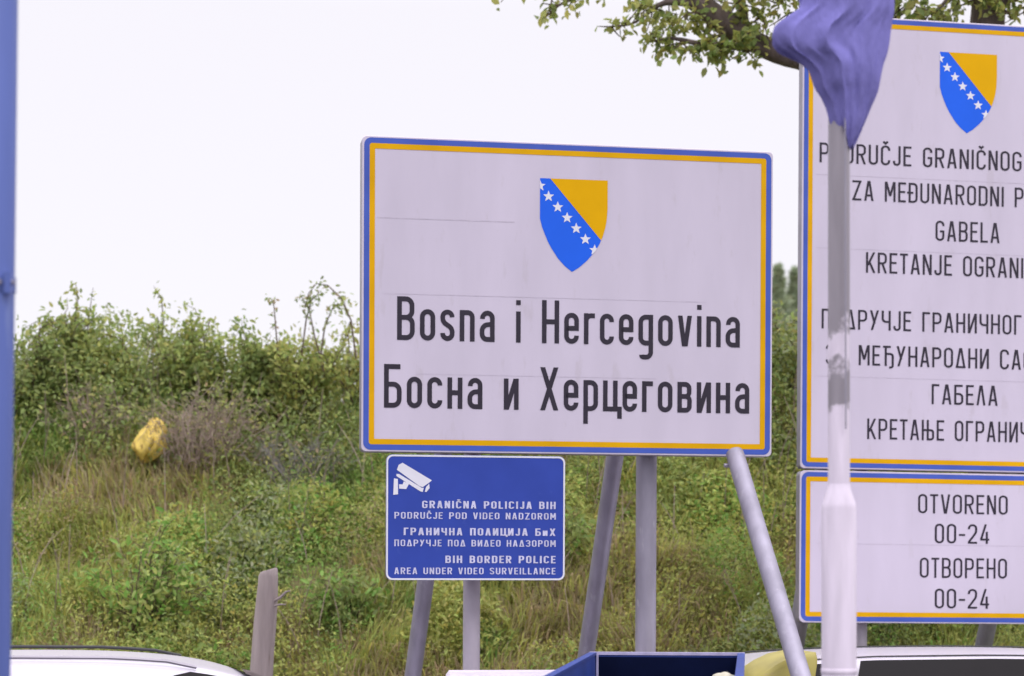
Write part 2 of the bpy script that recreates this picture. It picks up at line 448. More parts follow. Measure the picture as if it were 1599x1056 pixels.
def terrain():
    xx, yy = np.meshgrid(GX, GY); zz = gz(xx, yy)
    nx, ny = len(GX), len(GY)
    v = np.stack([xx.ravel(), yy.ravel(), zz.ravel()], 1)
    mb = MB(); mb.v = [tuple(p) for p in v]
    mb.f = [(j*nx+i, j*nx+i+1, (j+1)*nx+i+1, (j+1)*nx+i) for j in range(ny-1) for i in range(nx-1)]
    mb.m = [0]*len(mb.f)
    m, t, b = base_mat('soil')
    N, K = t.nodes, t.links
    co = N.new('ShaderNodeTexCoord')
    n1 = N.new('ShaderNodeTexNoise'); n1.inputs['Scale'].default_value = .9; n1.inputs['Detail'].default_value = 8; n1.inputs['Roughness'].default_value = .7
    K.new(co.outputs['Object'], n1.inputs['Vector'])
    cr = N.new('ShaderNodeValToRGB'); e = cr.color_ramp.elements
    e[0].position = .36; e[0].color = (.09, .10, .035, 1); e[1].position = .68; e[1].color = (.30, .21, .125, 1)
    e2 = cr.color_ramp.elements.new(.5); e2.color = (.17, .155, .065, 1)
    K.new(n1.outputs[0], cr.inputs[0]); K.new(cr.outputs[0], b.inputs['Base Color'])
    b.inputs['Roughness'].default_value = .95
    n2 = N.new('ShaderNodeTexNoise'); n2.inputs['Scale'].default_value = 14; n2.inputs['Detail'].default_value = 6
    K.new(co.outputs['Object'], n2.inputs['Vector'])
    bp = N.new('ShaderNodeBump'); bp.inputs['Strength'].default_value = .8; bp.inputs['Distance'].default_value = .05
    K.new(n2.outputs[0], bp.inputs['Height']); K.new(bp.outputs[0], b.inputs['Normal'])
    tag(mb.build('ground', m, smooth=True), kind='structure')
    rd = MB(); rd.add([(-200,-60,.004),(200,-60,.004),(200,10.6,.004),(-200,10.6,.004)], [(0,1,2,3)])
    tag(rd.build('road', paint('asphalt', (.055, .055, .058), rough=.9, var=.25, scale=30, bump=.3, bscale=180, spots=((.035,.035,.037), 1.5, .58, .7))), kind='structure')
terrain()

# ------------------------------------------------------------------ main country sign
W1, H1 = 2.0404, 1.5113
S1_O, S1_ROT = (-.7217, 9.2, 2.3668), (.1703, .0114, .0023)
def post(parent, x, y, z0, z1, r, mat, name='post'):
    mb = MB().tube([(x,y,z0),(x,y,z1-.004),(x,y,z1)], [r, r, r*.86], 20)
    return mb.build(name, mat, parent, smooth=True)
def brace(parent, a, b, r, mat):
    a, b = Vector(a), Vector(b); d = (b-a)
    mb = MB().tube([a, a+d*.02, b], [r*.8, r, r], 18)
    mb.tube([a+Vector((-.045,0,.0)), a+Vector((.045,0,.0))], .011, 8)     # fixing bolt
    return mb.build('brace', mat, parent, smooth=True)

base1 = (-W1/2, 2.3668)
s1, R1 = sign_root('country_sign', 'large pale sign with crest reading Bosna i Hercegovina in two scripts', 'road sign', S1_O, S1_ROT, W1, 2.3668)
bordered(W1, H1, s1, base1, seams=[(base1[0]+.07, base1[0]+.74, base1[1]+1.119, .005), (base1[0]+.10, base1[0]+1.70, base1[1]+.757, .003),
                                  (base1[0]+.26, base1[0]+1.45, base1[1]+.375, .0028)], D=.11)
crest(.865, 1.338, .336, s1, base1)
lettering('Bosna i Hercegovina', .17, .538, .209, 1.704, s1, M_ink, base=base1, s=.112)
lettering('Босна и Херцеговина', .108, .212, .209, 1.816, s1, M_ink, base=base1, s=.112)
for u in (.562, 1.443):
    x = base1[0]+u
    post(s1, x, .166, -.4, 3.72, .0425 if u < 1 else .052, M_lav if u < 1 else M_galv)
    for zz in (2.66, 3.45): MB().box((x-.075,.1105,zz),(x+.075,.122,zz+.06)).build('clamp', M_galv, s1)
    brace(s1, (x, .21, 3.42), (x-(.29 if u < 1 else .18), 1.85, -.35), .046, M_galv)
for zz in (2.78, 3.56): MB().box((base1[0]+.1,.1103,zz),(base1[0]+W1-.1,.121,zz+.04)).build('back_rail', M_alu, s1)
# slanting front brace at the right end, bolted to the lower edge of the board
mbf = MB(); fa = Vector((base1[0]+1.838, -.047, 2.378)); fb = Vector((base1[0]+1.838+.045, -2.62, -.3))
mbf.tube([fa, fa+(fb-fa)*.012, fb], [.044, .045, .043], 18)
mbf.tube([fa+Vector((-.06,-.02,-.06)), fa+Vector((.06,-.02,-.06))], .010, 8)
mbf.build('brace', M_galv, s1, smooth=True)

# ------------------------------------------------------------------ video surveillance sign
WC, HC = .873, .602
M1 = R1
oc = Vector(S1_O)+M1 @ Vector((0, -.03, 0))
o_c = oc+M1 @ Vector((.117, 0, -.6155))
zc = o_c.z
sc_, _ = sign_root('surveillance_sign', 'small dark blue sign with white camera symbol below the large sign', 'information sign', o_c, S1_ROT, WC, zc)
bc = (-WC/2, zc)
panel('signboard', bc[0], bc[1], bc[0]+WC, bc[1]+HC, .030, .02, sc_, M_cblue, M_alu)
ring('white_border', bc[0]+.001, bc[1]+.001, bc[0]+WC-.001, bc[1]+HC-.001, .030, .008, .024, -.0012, M_white, sc_)
OU, OV = .117, -.6155
for txt, u, v, cap, wd, s in (('GRANIČNA POLICIJA BIH', .290, -.2695, .0355, .653, .145), ('PODRUČJE POD VIDEO NADZOROM', .157, -.3205, .0315, .787, .125),
                              ('ГРАНИЧНА ПОЛИЦИЈА БИХ', .202, -.3995, .0355, .741, .145), ('ПОДРУЧЈЕ ПОД ВИДЕО НАДЗОРОМ', .157, -.4525, .0315, .787, .125),
                              ('BIH BORDER POLICE', .404, -.5325, .0355, .540, .145), ('AREA UNDER VIDEO SURVEILLANCE', .157, -.5865, .0315, .787, .125)):
    if txt.endswith('БИХ'): txt = txt.replace('БИХ', 'БиХ')
    lettering(txt, u-OU, v-OV, cap, wd, sc_, M_ctext, s=s, base=bc, gap=.15)
mbc = MB()
def poly(pts, y):
    mbc.add([(bc[0]+a-OU, y, bc[1]+b-OV) for a, b in pts], [tuple(range(len(pts)))])
poly([(.168,-.087),(.277,-.164),(.293,-.169),(.325,-.146),(.337,-.136),(.195,-.053),(.177,-.063)], -.0014)
poly([(.166,-.107),(.166,-.117),(.281,-.189),(.293,-.192),(.298,-.172),(.288,-.172),(.179,-.107)], -.0014)
poly([(.303,-.191),(.311,-.192),(.326,-.173),(.324,-.152),(.309,-.168)], -.0014)
poly([(.201,-.142),(.196,-.157),(.179,-.156),(.179,-.177),(.213,-.179),(.227,-.153)], -.0014)
poly([(.154,-.128),(.151,-.207),(.174,-.204),(.173,-.131)], -.0014)
mbc.build('camera_symbol', M_white, sc_)
for zz in (.10, .46): MB().box((-.05,.0203,zc+zz),(.05,.156,zc+zz+.03)).build('clamp', M_galv, sc_)

# ------------------------------------------------------------------ border notice sign and opening hours sign
W2, H2 = 1.967, 2.5714
S2_O, S2_ROT = (1.6203, 10.8, 2.3716), (.1572, -.0148, .0114)
base2 = (-W2/2, 2.3716)
s2, R2 = sign_root('border_notice_sign', 'tall white notice sign with crest and lines in Latin and Cyrillic about GABELA', 'road sign', S2_O, S2_ROT, W2, 2.3716)
bordered(W2, H2, s2, base2, seams=[(base2[0]+.08, base2[0]+1.88, base2[1]+v_, .003) for v_ in (.52, 1.245, 1.66)])
crest(.811, 2.395, .343, s2, base2)
for txt, u, v, cap, wd, fit in (('PODRUČJE GRANIČNOG PRIJELAZA', .101, 1.731, .112, 1.205, 'PODRUČJE GRANIČNOG'),
                                ('ZA MEĐUNARODNI PROMET', .295, 1.524, .113, .904, 'ZA MEĐUNARODNI'),
                                ('GABELA', .790, 1.313, .115, .385, None),
                                ('KRETANJE OGRANIČENO', .378, 1.116, .116, .941, 'KRETANJE OGRANI'),
                                ('ПОДРУЧЈЕ ГРАНИЧНОГ ПРЕЛАЗА', .119, .791, .112, 1.191, 'ПОДРУЧЈЕ ГРАНИЧНОГ'),
                                ('ЗА МЕЂУНАРОДНИ САОБРАЋАЈ', .145, .590, .114, .969, 'ЗА МЕЂУНАРОДНИ'),
                                ('ГАБЕЛА', .772, .380, .114, .396, None),
                                ('КРЕТАЊЕ ОГРАНИЧЕНО', .391, .173, .116, .900, 'КРЕТАЊЕ ОГРАНИ')):
    lettering(txt, u, v, cap, wd, s2, M_ink, fit=fit, base=base2, s=.098)
for u in (.392, 1.64):
    x = base2[0]+u
    post(s2, x, .118, -.4, 4.75, .045, M_lav)
    brace(s2, (x, .16, 3.6), (x-.02, 2.0, -.1), .055, M_galv)
for zz in (2.60, 4.40): MB().box((base2[0]+.1,.0703,zz),(base2[0]+W2-.1,.088,zz+.05)).build('back_rail', M_alu, s2)

H3 = .857
o3 = Vector(S2_O)+R2 @ Vector((-.001, 0, -.868))
s3, _ = sign_root('opening_hours_sign', 'low wide sign reading OTVORENO 00-24, mounted under the tall notice sign', 'information sign', o3, S2_ROT, W2, o3.z)
base3 = (-W2/2, o3.z)
bordered(W2, H3, s3, base3, seams=[(base3[0]+.1, base3[0]+1.87, base3[1]+.445, .003)], r=.030)
for txt, u, v, cap, wd in (('OTVORENO', .695, -.242, .109, .537), ('00-24', .795, -.411, .111, .326), ('ОТВОРЕНО', .707, -.608, .114, .522), ('00-24', .797, -.781, .112, .325)):
    lettering(txt, u+.001, v+.868, cap, wd, s3, M_ink, base=base3, s=.095)
for zz in (.15, .62): MB().box((base3[0]+.1,.0703,o3.z+zz),(base3[0]+W2-.1,.088,o3.z+zz+.05)).build('back_rail', M_alu, s3)

# ------------------------------------------------------------------ white pole with a limp flag
M_flag = paint('flag_cloth', (.215, .20, .52), rough=.95, var=.14, scale=11, spec=.03, bump=.25, bscale=55, stretch=(1,1,.35))
def pole_paint():
    """white paint, worn away to grey metal in bands higher up (wear with its own ragged outline)"""
    m, t, b = base_mat('worn_white_paint')
    N, K = t.nodes, t.links
    co = N.new('ShaderNodeTexCoord'); sp = N.new('ShaderNodeSeparateXYZ'); K.new(co.outputs['Object'], sp.inputs[0])
    nz = N.new('ShaderNodeTexNoise'); nz.inputs['Scale'].default_value = 17; nz.inputs['Detail'].default_value = 9; nz.inputs['Roughness'].default_value = .68
    K.new(co.outputs['Object'], nz.inputs['Vector'])
    ad = N.new('ShaderNodeMath'); ad.operation = 'MULTIPLY_ADD'; ad.inputs[1].default_value = .24; K.new(nz.outputs[0], ad.inputs[0])
    sb = N.new('ShaderNodeMath'); sb.operation = 'ADD'; sb.inputs[1].default_value = -.12
    K.new(sp.outputs[2], ad.inputs[2]); K.new(ad.outputs[0], sb.inputs[0])
    cr = N.new('ShaderNodeValToRGB'); cr.color_ramp.interpolation = 'LINEAR'
    mr = N.new('ShaderNodeMapRange'); mr.inputs[1].default_value = 2.0; mr.inputs[2].default_value = 3.0; K.new(sb.outputs[0], mr.inputs[0])
    wht, gry = (.74,.66,.79,1), (.285,.258,.30,1)
    e = cr.color_ramp.elements
    e[0].position = 0; e[0].color = wht; e[1].position = .262; e[1].color = wht
    for p, c in ((.285, gry), (.372, gry), (.400, wht), (.470, wht), (.498, gry), (1, gry)):
        x = e.new(p); x.color = c
    K.new(mr.outputs[0], cr.inputs[0])
    n2 = N.new('ShaderNodeTexNoise'); n2.inputs['Scale'].default_value = 25; n2.inputs['Detail'].default_value = 5
    mp = N.new('ShaderNodeMapping'); mp.inputs['Scale'].default_value = (1,1,.12); K.new(co.outputs['Object'], mp.inputs[0]); K.new(mp.outputs[0], n2.inputs['Vector'])
    m2 = N.new('ShaderNodeMapRange'); m2.inputs[1].default_value = .3; m2.inputs[2].default_value = .7; m2.inputs[3].default_value = .84; m2.inputs[4].default_value = 1.08
    K.new(n2.outputs[0], m2.inputs[0])
    mx = N.new('ShaderNodeMix'); mx.data_type = 'RGBA'; mx.blend_type = 'MULTIPLY'; mx.inputs[0].default_value = 1
    K.new(cr.outputs[0], mx.inputs[6]); K.new(m2.outputs[0], mx.inputs[7]); K.new(mx.outputs[2], b.inputs['Base Color'])
    b.inputs['Roughness'].default_value = .5
    return m
PY = 5.5
px_ = (1310-CX)/FPX*PY
fp = thing('flag_pole', 'white painted pole, worn grey above, rising in front of the tall notice sign', 'pole', (px_, PY, 0))
M_pole = pole_paint()
MB().tube([(0,0,-.3),(0,0,1.975),(0,0,1.99),(0,0,2.03),(0,0,2.045)], [.0495,.0495,.0475,.034,.0315], 28).build('lower_tube', M_pole, fp, smooth=True)
MB().tube([(0,0,2.04),(0,0,4.4),(0,0,4.42)], [.0312,.0305,.02], 24).build('upper_tube', M_pole, fp, smooth=True)
MB().tube([(0,0,1.502),(0,0,1.504),(0,0,1.516),(0,0,1.518)], [.0497,.0512,.0512,.0497], 28).build('collar', M_pole, fp, smooth=True)
MB().tube([(.012,-.044,2.2),(.010,-.046,3.05),(.004,-.047,4.3)], .0022, 6).build('halyard', M_galv, fp, smooth=True)

def flag():
    """cloth hanging limp round the pole: a pleated bundle that narrows to a hanging corner, one fold standing off to the left"""
    prof = [(-1060,70,64),(-500,72,66),(-120,70,64),(-40,70,72),(0,60,82),(22,64,82),(38,86,78),(50,102,75),(66,106,73),(80,98,70),(96,66,65),(112,48,62),(138,38,58),(152,27,54),(166,20,49),(185,15,43),(204,8,36),(218,0,28),(226,-7,21)]
    n = 128; mb = MB(); rings = []
    U = np.linspace(0, 1, 54)
    pr = np.array(prof, float); tt = np.linspace(0, 1, len(pr))
    for u in U:
        py = np.interp(u, tt, pr[:,0]); le = np.interp(u, tt, pr[:,1]); ri = np.interp(u, tt, pr[:,2])
        z = EYE-(py-HY)/FPX*PY; k = PY/FPX
        cx = (ri-le)/2*k; hw = max((ri+le)/2*k, .004)
        g = []
        for j in range(n):
            a = 2*math.pi*j/n
            cr = lambda t: 1-2*abs(math.sin(t/2))**.7       # pleats: broad rounded folds that meet in sharp creases
            lob = 1+.09*cr(5*a+1.3+u*2.2)+.07*cr(9*a+u*6)+.035*math.sin(15*a-u*9)+.02*math.sin(31*a+u*40)
            dep = min(.075, hw*.75)
            x = cx+hw*math.cos(a)*(1+.05*math.sin(9*a+u*5))
            y = -.012+dep*math.sin(a)*lob
            g.append((x, y, z+.010*math.sin(3*a+u*9)*(1 if u < .9 else 1.5)+.004*math.sin(11*a)))
        rings.append(g)
    for g in rings: mb.v += g
    for i in range(len(rings)-1):
        for j in range(n):
            mb.f.append((i*n+j, (i+1)*n+j, (i+1)*n+(j+1) % n, i*n+(j+1) % n)); mb.m.append(0)
    mb.f.append(tuple(range(n))); mb.m.append(0)
    mb.f.append(tuple((len(rings)-1)*n+j for j in reversed(range(n)))); mb.m.append(0)
    o = mb.build('limp_flag', M_flag, smooth=True)
    o.location = (px_, PY, 0)
    tag(o, 'limp lavender blue flag bunched round the top of the white pole', 'flag')
flag()

# ------------------------------------------------------------------ blue pole at the left edge
lp = thing('blue_pole', 'thick blue painted pole at the edge of the view beside the white car', 'pole', (-1.158, 4.2, 0), (0, R_(.65), 0))
M_bp = paint('blue_pole_paint', (.095, .14, .42), rough=.4, var=.30, scale=7, stretch=(1,1,.12), spots=((.20,.25,.48), 20, .62, .55), bump=.06, bscale=30)
MB().tube([(0,0,-.2),(0,0,4.6),(0,0,4.62)], [.0425,.0425,.036], 28).build('tube', M_bp, lp, smooth=True)
MB().tube([(0,0,2.405),(0,0,2.407),(0,0,2.44),(0,0,2.442)], [.043,.0452,.0452,.043], 28).box((.030,-.042,2.40),(.046,-.028,2.447)).build('clamp', M_bp, lp, smooth=True)
MB().tube([(.02,-.048,2.424),(.02,-.040,2.424)], .007, 6).build('bolt', M_galv, lp); MB().tube([(.046,-.035,2.424),(.052,-.035,2.424)], .006, 6).build('bolt', M_galv, lp)

# ------------------------------------------------------------------ cars
M_carw = paint('white_car_paint', (.60, .565, .655), rough=.25, var=.03, scale=3, spec=.6)
M_glass = paint('dark_car_glass', (.012, .010, .012), rough=.08, var=.1, spec=.25)
M_trim = paint('black_plastic', (.025, .025, .03), rough=.5, var=.15, scale=20)
M_rail = paint('roof_rail_metal', (.30, .28, .33), rough=.35, var=.1, metal=.5)
M_tyre = paint('tyre_rubber', (.02, .02, .02), rough=.85, var=.2, scale=30)
M_lampr = paint('red_lens', (.25, .012, .012), rough=.2, var=.05)
M_lampw = paint('clear_lens', (.6, .6, .62), rough=.15, var=.05)
def car(label, loc, rz, H=1.49, L=4.4, Wd=1.76, rails=True, drop=.05, wins=((-1.72,-1.12,.5,.02,.08,.80),(-1.04,-.02,.03,.02,.08,.86),(.06,1.02,.42,.55,.08,.985))):
    c = thing('parked_car', label, 'car', loc, (0, 0, rz))
    # x forward; station: x, z of top centre, z of belt, half width at the belt, half width at the roof edge
    hw = Wd/2; k = H/1.49
    S = [(-2.20,.62,.58,.62,.55),(-2.14,.90,.84,.74,.66),(-2.06,1.02,.93,.80,.66),(-1.88,1.30,.96,.84,.64),(-1.70,1.415,.965,.86,.635),(-1.45,1.455,.965,.87,.64),(-1.0,1.482,.96,hw,.645),
         (-.4,1.49,.95,hw,.645),(.1,1.482,.94,hw,.64),(.42,1.455,.93,hw,.63),(.66,1.405,.925,hw,.625),(.95,1.27,.92,hw-.01,.64),(1.22,1.11,.91,hw-.02,.67),(1.40,1.0,.90,hw-.03,.70),
         (1.60,.955,.87,hw-.04,.70),(1.9,.90,.82,hw-.08,.66),(2.1,.80,.72,hw-.16,.58),(2.2,.56,.50,hw-.30,.45)]
    x0, x1 = -L/2/2.2, L/2/2.2
    def half(s):
        x, zt, zb, wb, wr = s
        zt *= k; zb *= k
        e = zt-drop if zt-zb > .12 else zt-.02
        return [(x, wb*.90, .22), (x, wb*.99, .32), (x, wb*1.0, .55 if zb > .6 else zb*.8), (x, wb*.985, zb*.93), (x, wb*.955, zb), (x, wr+(wb*.955-wr)*.12, e), (x, wr*.90, zt-drop*.28 if zt-zb > .12 else zt-.006), (x, wr*.5, zt), ]
    rings = []
    for s in S:
        h = half(s)
        rings.append([Vector((p[0]*L/4.4, -p[1], p[2])) for p in h]+[Vector((p[0]*L/4.4, p[1], p[2])) for p in reversed(h)])
    n = len(rings[0]); mb = MB()
    for g in rings: mb.v += [tuple(p) for p in g]
    for i in range(len(rings)-1):
        for j in range(n-1):
            mb.f.append((i*n+j, i*n+j+1, (i+1)*n+j+1, (i+1)*n+j)); mb.m.append(0)
        mb.f.append((i*n+n-1, i*n, (i+1)*n, (i+1)*n+n-1)); mb.m.append(0)
    mb.f.append(tuple(range(n))); mb.m.append(0); mb.f.append(tuple((len(rings)-1)*n+j for j in reversed(range(n)))); mb.m.append(0)
    body = mb.build('body', M_carw, c, smooth=True)
    sd = body.modifiers.new('sub', 'SUBSURF'); sd.levels = 1; sd.render_levels = 2
    # side windows: outline between belt and roof edge, a few mm proud of the body side
    def sidewin(xa, xb, sgn, ra, rb, tb, tm):
        pts = []
        zlo = .985*k
        def surf(x, t):
            xs = [s[0]*L/4.4 for s in S]; q = {kk: np.interp(x, xs, [s[kk] for s in S]) for kk in (1,2,3,4)}
            zt, zb = q[1]*k, q[2]*k; yb, yr = q[3]*.955, q[4]+(q[3]*.955-q[4])*.12
            ze = zt-drop
            return Vector((x, sgn*(yb+(yr-yb)*t+.016), zb+(ze-zb)*t))
        N_ = 14; top, bot = [], []
        for i in range(N_+1):
            u = i/N_; x = xa+(xb-xa)*u
            tt = tm
            if u < ra: tt = tm-(tm-tb)*.85*(1-u/ra)**2.2
            if u > 1-rb: tt = min(tt, tm-(tm-tb)*.85*(1-(1-u)/rb)**1.4)
            top.append(surf(x, tt)); bot.append(surf(x, tb))
        w = MB(); m_ = len(top)
        w.add(bot+top, [(i, i+1, m_+i+1, m_+i) if sgn < 0 else (i+1, i, m_+i, m_+i+1) for i in range(N_)])
        w.build('window', M_glass, c, smooth=True)
    for sg in (-1, 1):
        for w_ in wins: sidewin(w_[0], w_[1], sg, *w_[2:])
    # windscreen and rear window as skins over the sloping stations
    def screen(i0, i1, name, marg=.10):
        w = MB(); v = []
        for i in range(i0, i1+1):
            x, zt, zb, wb, wr = S[i]
            for t in (-1, -.5, 0, .5, 1):
                y = t*(wr*.90-.02); z = zt*k-(.016 if abs(t) == 1 else .004)+.012
                nx = .014 if i0 > 8 else -.014
                v.append((x*L/4.4+nx, y, z))
        for i in range(i1-i0):
            for j in range(4):
                a = i*5+j; w.f.append((a, a+1, a+6, a+5)); w.m.append(0)
        w.v = v; w.build(name, M_glass, c, smooth=True)
    screen(10, 13, 'windscreen'); screen(2, 4, 'rear_window')
    for sg in (-1, 1):
        if rails:
            rl = MB(); y = sg*.60
            xs = np.linspace(-1.5, .45, 16)
            zt = lambda x: np.interp(x, [s[0] for s in S], [s[1] for s in S])*k
            rl.tube([(x*L/4.4, y, zt(x)+(.003 if 0 < i < 15 else -.012)) for i, x in enumerate(xs)], [.008]*16, 8)
            rl.build('roof_rail', M_trim if sg > 0 else M_rail, c, smooth=True)
        ys = [(x*L/4.4, sg*(.60 if rails else .575), np.interp(x, [q[0] for q in S], [q[1] for q in S])*k-drop*.20+.001) for x in np.linspace(-1.6, .5, 14)]
        if not rails: MB().tube(ys, .0045, 6).build('roof_gutter', M_trim, c, smooth=True)
        MB().box((-.02,sg*.80,.30),(1.0,sg*(hw+.004),.36)).build('sill', M_trim, c)
        mi = MB(); mi.box((.86,min(sg*.86,sg*1.0),.94),(.96,max(sg*.86,sg*1.0),1.06)); mi.build('mirror', M_carw, c)
        MB().box((1.86,min(sg*.50,sg*.74),.62),(2.10,max(sg*.50,sg*.74),.74)).build('headlight', M_lampw, c)
        MB().box((-2.17,min(sg*.58,sg*.78),.72),(-2.03,max(sg*.58,sg*.78),.98)).build('tail_lamp', M_lampr, c)
        for wx in (-1.32, 1.34):
            wh = MB(); a, b_ = sg*(hw-.20), sg*(hw+.005)
            w_ = wh.tube([(wx,a,.31),(wx,a+sg*.02,.31),(wx,b_-sg*.02,.31),(wx,b_,.31)], [.29,.31,.31,.285], 28).build('wheel', M_tyre, c, smooth=True)
            MB().tube([(wx,b_-sg*.02,.31),(wx,b_+sg*.004,.31),(wx,b_+sg*.008,.31)], [.205,.205,.05], 20).build('rim', M_rail, w_, smooth=True)
    return c
car('white car with roof rails beside the blue pole, its roof curving down', (-1.98, 9.05, 0), R_(13), H=1.416, rails=True, drop=.028,
    wins=((-1.72,-1.12,.5,.02,.08,.80),(-1.04,-.02,.03,.02,.08,.86),(.06,1.06,.40,.50,.08,.995)))
car('white car with dark side windows below the opening hours sign', (2.75, 10.0, 0), R_(0), H=1.383, rails=False, drop=.010,
    wins=((-1.37,-1.17,.5,.05,.55,.985),(-1.14,-.02,.07,.02,.08,.993),(.06,1.02,.02,.6,.08,.985)))

# ------------------------------------------------------------------ open blue skip and what lies in it
M_skip = paint('blue_skip_paint', (.02, .05, .27), rough=.45, var=.2, scale=6, spots=((.10,.05,.03), 20, .70, .7))
M_skipshade = paint('skip_shade_blue', (.002, .005, .028), rough=.8, var=.3, scale=6, spec=.08)  # near-black blue puts the skip's inner shade into the colour
M_rim = paint('worn_rim_steel', (.45, .42, .62), rough=.4, var=.2, scale=20)
sk = thing('open_skip', 'open blue steel skip with a pale rim, dark inside', 'skip', (.57, 7.1, 0), (0, 0, R_(-7)))
def skip():
    x0, x1, y0, y1, z0, z1, th = -.355, .275, -.95, 1.02, .12, 1.452, .014
    b = MB()
    for (ax, ay, bx, by) in ((x0,y1-th,x1,y1),(x0,y0,x1,y0+th)):
        b.box((ax,ay,z0),(bx,by,z1-.012))
    b.box((x0,y0+th,z0),(x0+th,y1-th,z1-.012)); b.box((x1-th,y0+th,z0),(x1,y1-th,z1-.012)); b.box((x0+th,y0+th,z0),(x1-th,y1-th,z0+th))
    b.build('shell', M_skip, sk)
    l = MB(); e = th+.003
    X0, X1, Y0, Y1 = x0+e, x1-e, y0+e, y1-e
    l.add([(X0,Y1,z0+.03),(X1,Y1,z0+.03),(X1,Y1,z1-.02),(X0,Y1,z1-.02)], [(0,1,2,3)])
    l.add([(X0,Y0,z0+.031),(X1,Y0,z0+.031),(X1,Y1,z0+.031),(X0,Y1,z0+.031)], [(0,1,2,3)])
    l.build('shade_sheet', M_skipshade, sk)  # sheets over far wall and floor that carry the painted shade
    r = MB()
    r.box((x0-.012,y1-th-.004,z1-.012),(x1+.012,y1+.016,z1)).build('end_rim', M_rim, sk)
    MB().box((x0-.012,y0-.016,z1-.012),(x1+.012,y0+th+.004,z1)).build('end_rim', M_rim, sk)
    r = MB()
    r.box((x0-.012,y0+th+.004,z1-.012),(x0+th+.004,y1-th-.004,z1-.001)).build('side_rim', M_skip, sk)
    MB().box((x1-th-.004,y0+th+.004,z1-.012),(x1+.012,y1-th-.004,z1-.001)).build('side_rim', M_skip, sk)
    w = MB().tube([(X0+.004,Y1-.004,z0+.04),(X0+.004,Y1-.004,z1-.012)], .006, 6)
    w.build('weld_seam', M_rim, sk)
    for x in (x0, x1-.06):
        for y in (y0+.2, y1-.3): MB().box((x,y,.0),(x+.06,y+.1,z0-.001)).build('foot', M_skip, sk)
    for y in (-.6, -.1, .4, .85):
        MB().box((x0-.03,y,z0),(x0-.001,y+.05,z1-.30)).build('side_rib', M_skip, sk); MB().box((x1+.001,y,z0),(x1+.03,y+.05,z1-.30)).build('side_rib', M_skip, sk)
skip()
def lumpy(name, loc, size, mat, seed, amp=.25, fr=3.0, label=None, cat=None, ridges=0, group=None):
    import bmesh
    bm = bmesh.new(); bmesh.ops.create_icosphere(bm, subdivisions=4, radius=1)
    rs = random.Random(seed); ph = [rs.uniform(0, 6.28) for _ in range(9)]
    for v in bm.verts:
        p = v.co.copy()
        d = math.sin(fr*p.x+ph[0])*math.sin(fr*p.y+ph[1])+.6*math.sin(2.1*fr*p.z+ph[2]+1.5*p.x)+.4*math.sin(3.3*fr*p.x+ph[3])*math.sin(2.7*fr*p.z+ph[4])+.25*math.sin(6*fr*p.y+ph[5]+3*p.z)
        if ridges: d += ridges*abs(math.sin(ridges*2*math.atan2(p.y, p.x)+1.5*p.z+ph[6]))
        v.co = p*(1+amp*d*.5)
    for v in bm.verts: v.co = Vector((v.co.x*size[0], v.co.y*size[1], v.co.z*size[2]))
    me = bpy.data.meshes.new(name); bm.to_mesh(me); bm.free()
    me.polygons.foreach_set('use_smooth', [True]*len(me.polygons)); me.materials.append(mat)
    o = bpy.data.objects.new(name, me); o.location = loc; COL.objects.link(o)
    return tag(o, label, cat, group)
M_paper = paint('pale_paper', (.55, .52, .42), rough=.8, var=.15, scale=12)
M_card = paint('cardboard', (.30, .22, .13), rough=.9, var=.2, scale=10)
fl = MB().box((-.30,-.9,.165),(.30,.9,.92))
fl.v = [(x, y, z+(.10*math.sin(5*x+3*y) if z > .5 else 0)) for x, y, z in fl.v]
lumpy('rubbish_bag', at(1130, 1075, 7.0), (.06, .09, .055), M_paper, 3, label='pale crumpled rubbish bag on the heap inside the blue skip', cat='bag')
hp = lumpy('rubbish_heap', (.57, 7.1, .66), (.30, .84, .62), M_skipshade, 5, amp=.10, label='dark heap of rubbish filling the blue skip', cat='rubbish')  # heap darkened with the same painted shade
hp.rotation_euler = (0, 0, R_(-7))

# ------------------------------------------------------------------ yellow container and white block
M_yb = paint('yellow_plastic', (.44, .38, .10), rough=.5, var=.15, scale=6, spots=((.40,.30,.14), 12, .6, .6))
yb = thing('yellow_container', 'yellow container with rounded top standing behind the grey slanting brace', 'container', at(1217, 890, 8.95)*1.0, (0, 0, R_(8)))
yb.location.z = 0
def ybin():
    b = MB(); prof = [(-.155,.06),(-.165,.9),(-.155,1.29),(-.14,1.325),(-.07,1.37),(0,1.402),(.06,1.414),(.112,1.424),(.119,1.40),(.104,1.30),(.115,.9),(.105,.06)]
    n = len(prof); v = []
    for y, s in ((-.22,.97),(-.205,1.0),(.205,1.0),(.22,.97)):
        v += [(x*s, y, .7+(z-.7)*(s if s < 1 else 1)) for x, z in prof]
    b.add(v, [tuple(range(n))]+[(k*n+i, (k+1)*n+i, (k+1)*n+(i+1) % n, k*n+(i+1) % n) for k in range(3) for i in range(n)]+[tuple(3*n+i for i in reversed(range(n)))])
    b.build('body', M_yb, yb, smooth=True)
    MB().tube([(-.02,.24,1.15),(-.02,.30,1.15),(-.02,.30,1.22),(-.02,.24,1.22)], .012, 8).build('handle', M_trim, yb, smooth=True)
    for x in (-.12, .07): MB().tube([(x,.14,.06),(x+.04,.14,.06)], .06, 16).build('wheel', M_tyre, yb, smooth=True)
ybin()
M_wall = paint('white_masonry', (.62, .57, .66), rough=.8, var=.12, scale=5, bump=.3, bscale=60, spots=((.40,.36,.33), 6, .63, .5))
wb = thing('concrete_barrier', 'low white concrete barrier block behind the blue skip and the sign posts', 'barrier', (.10, 8.75, 0), (0, 0, R_(3)))
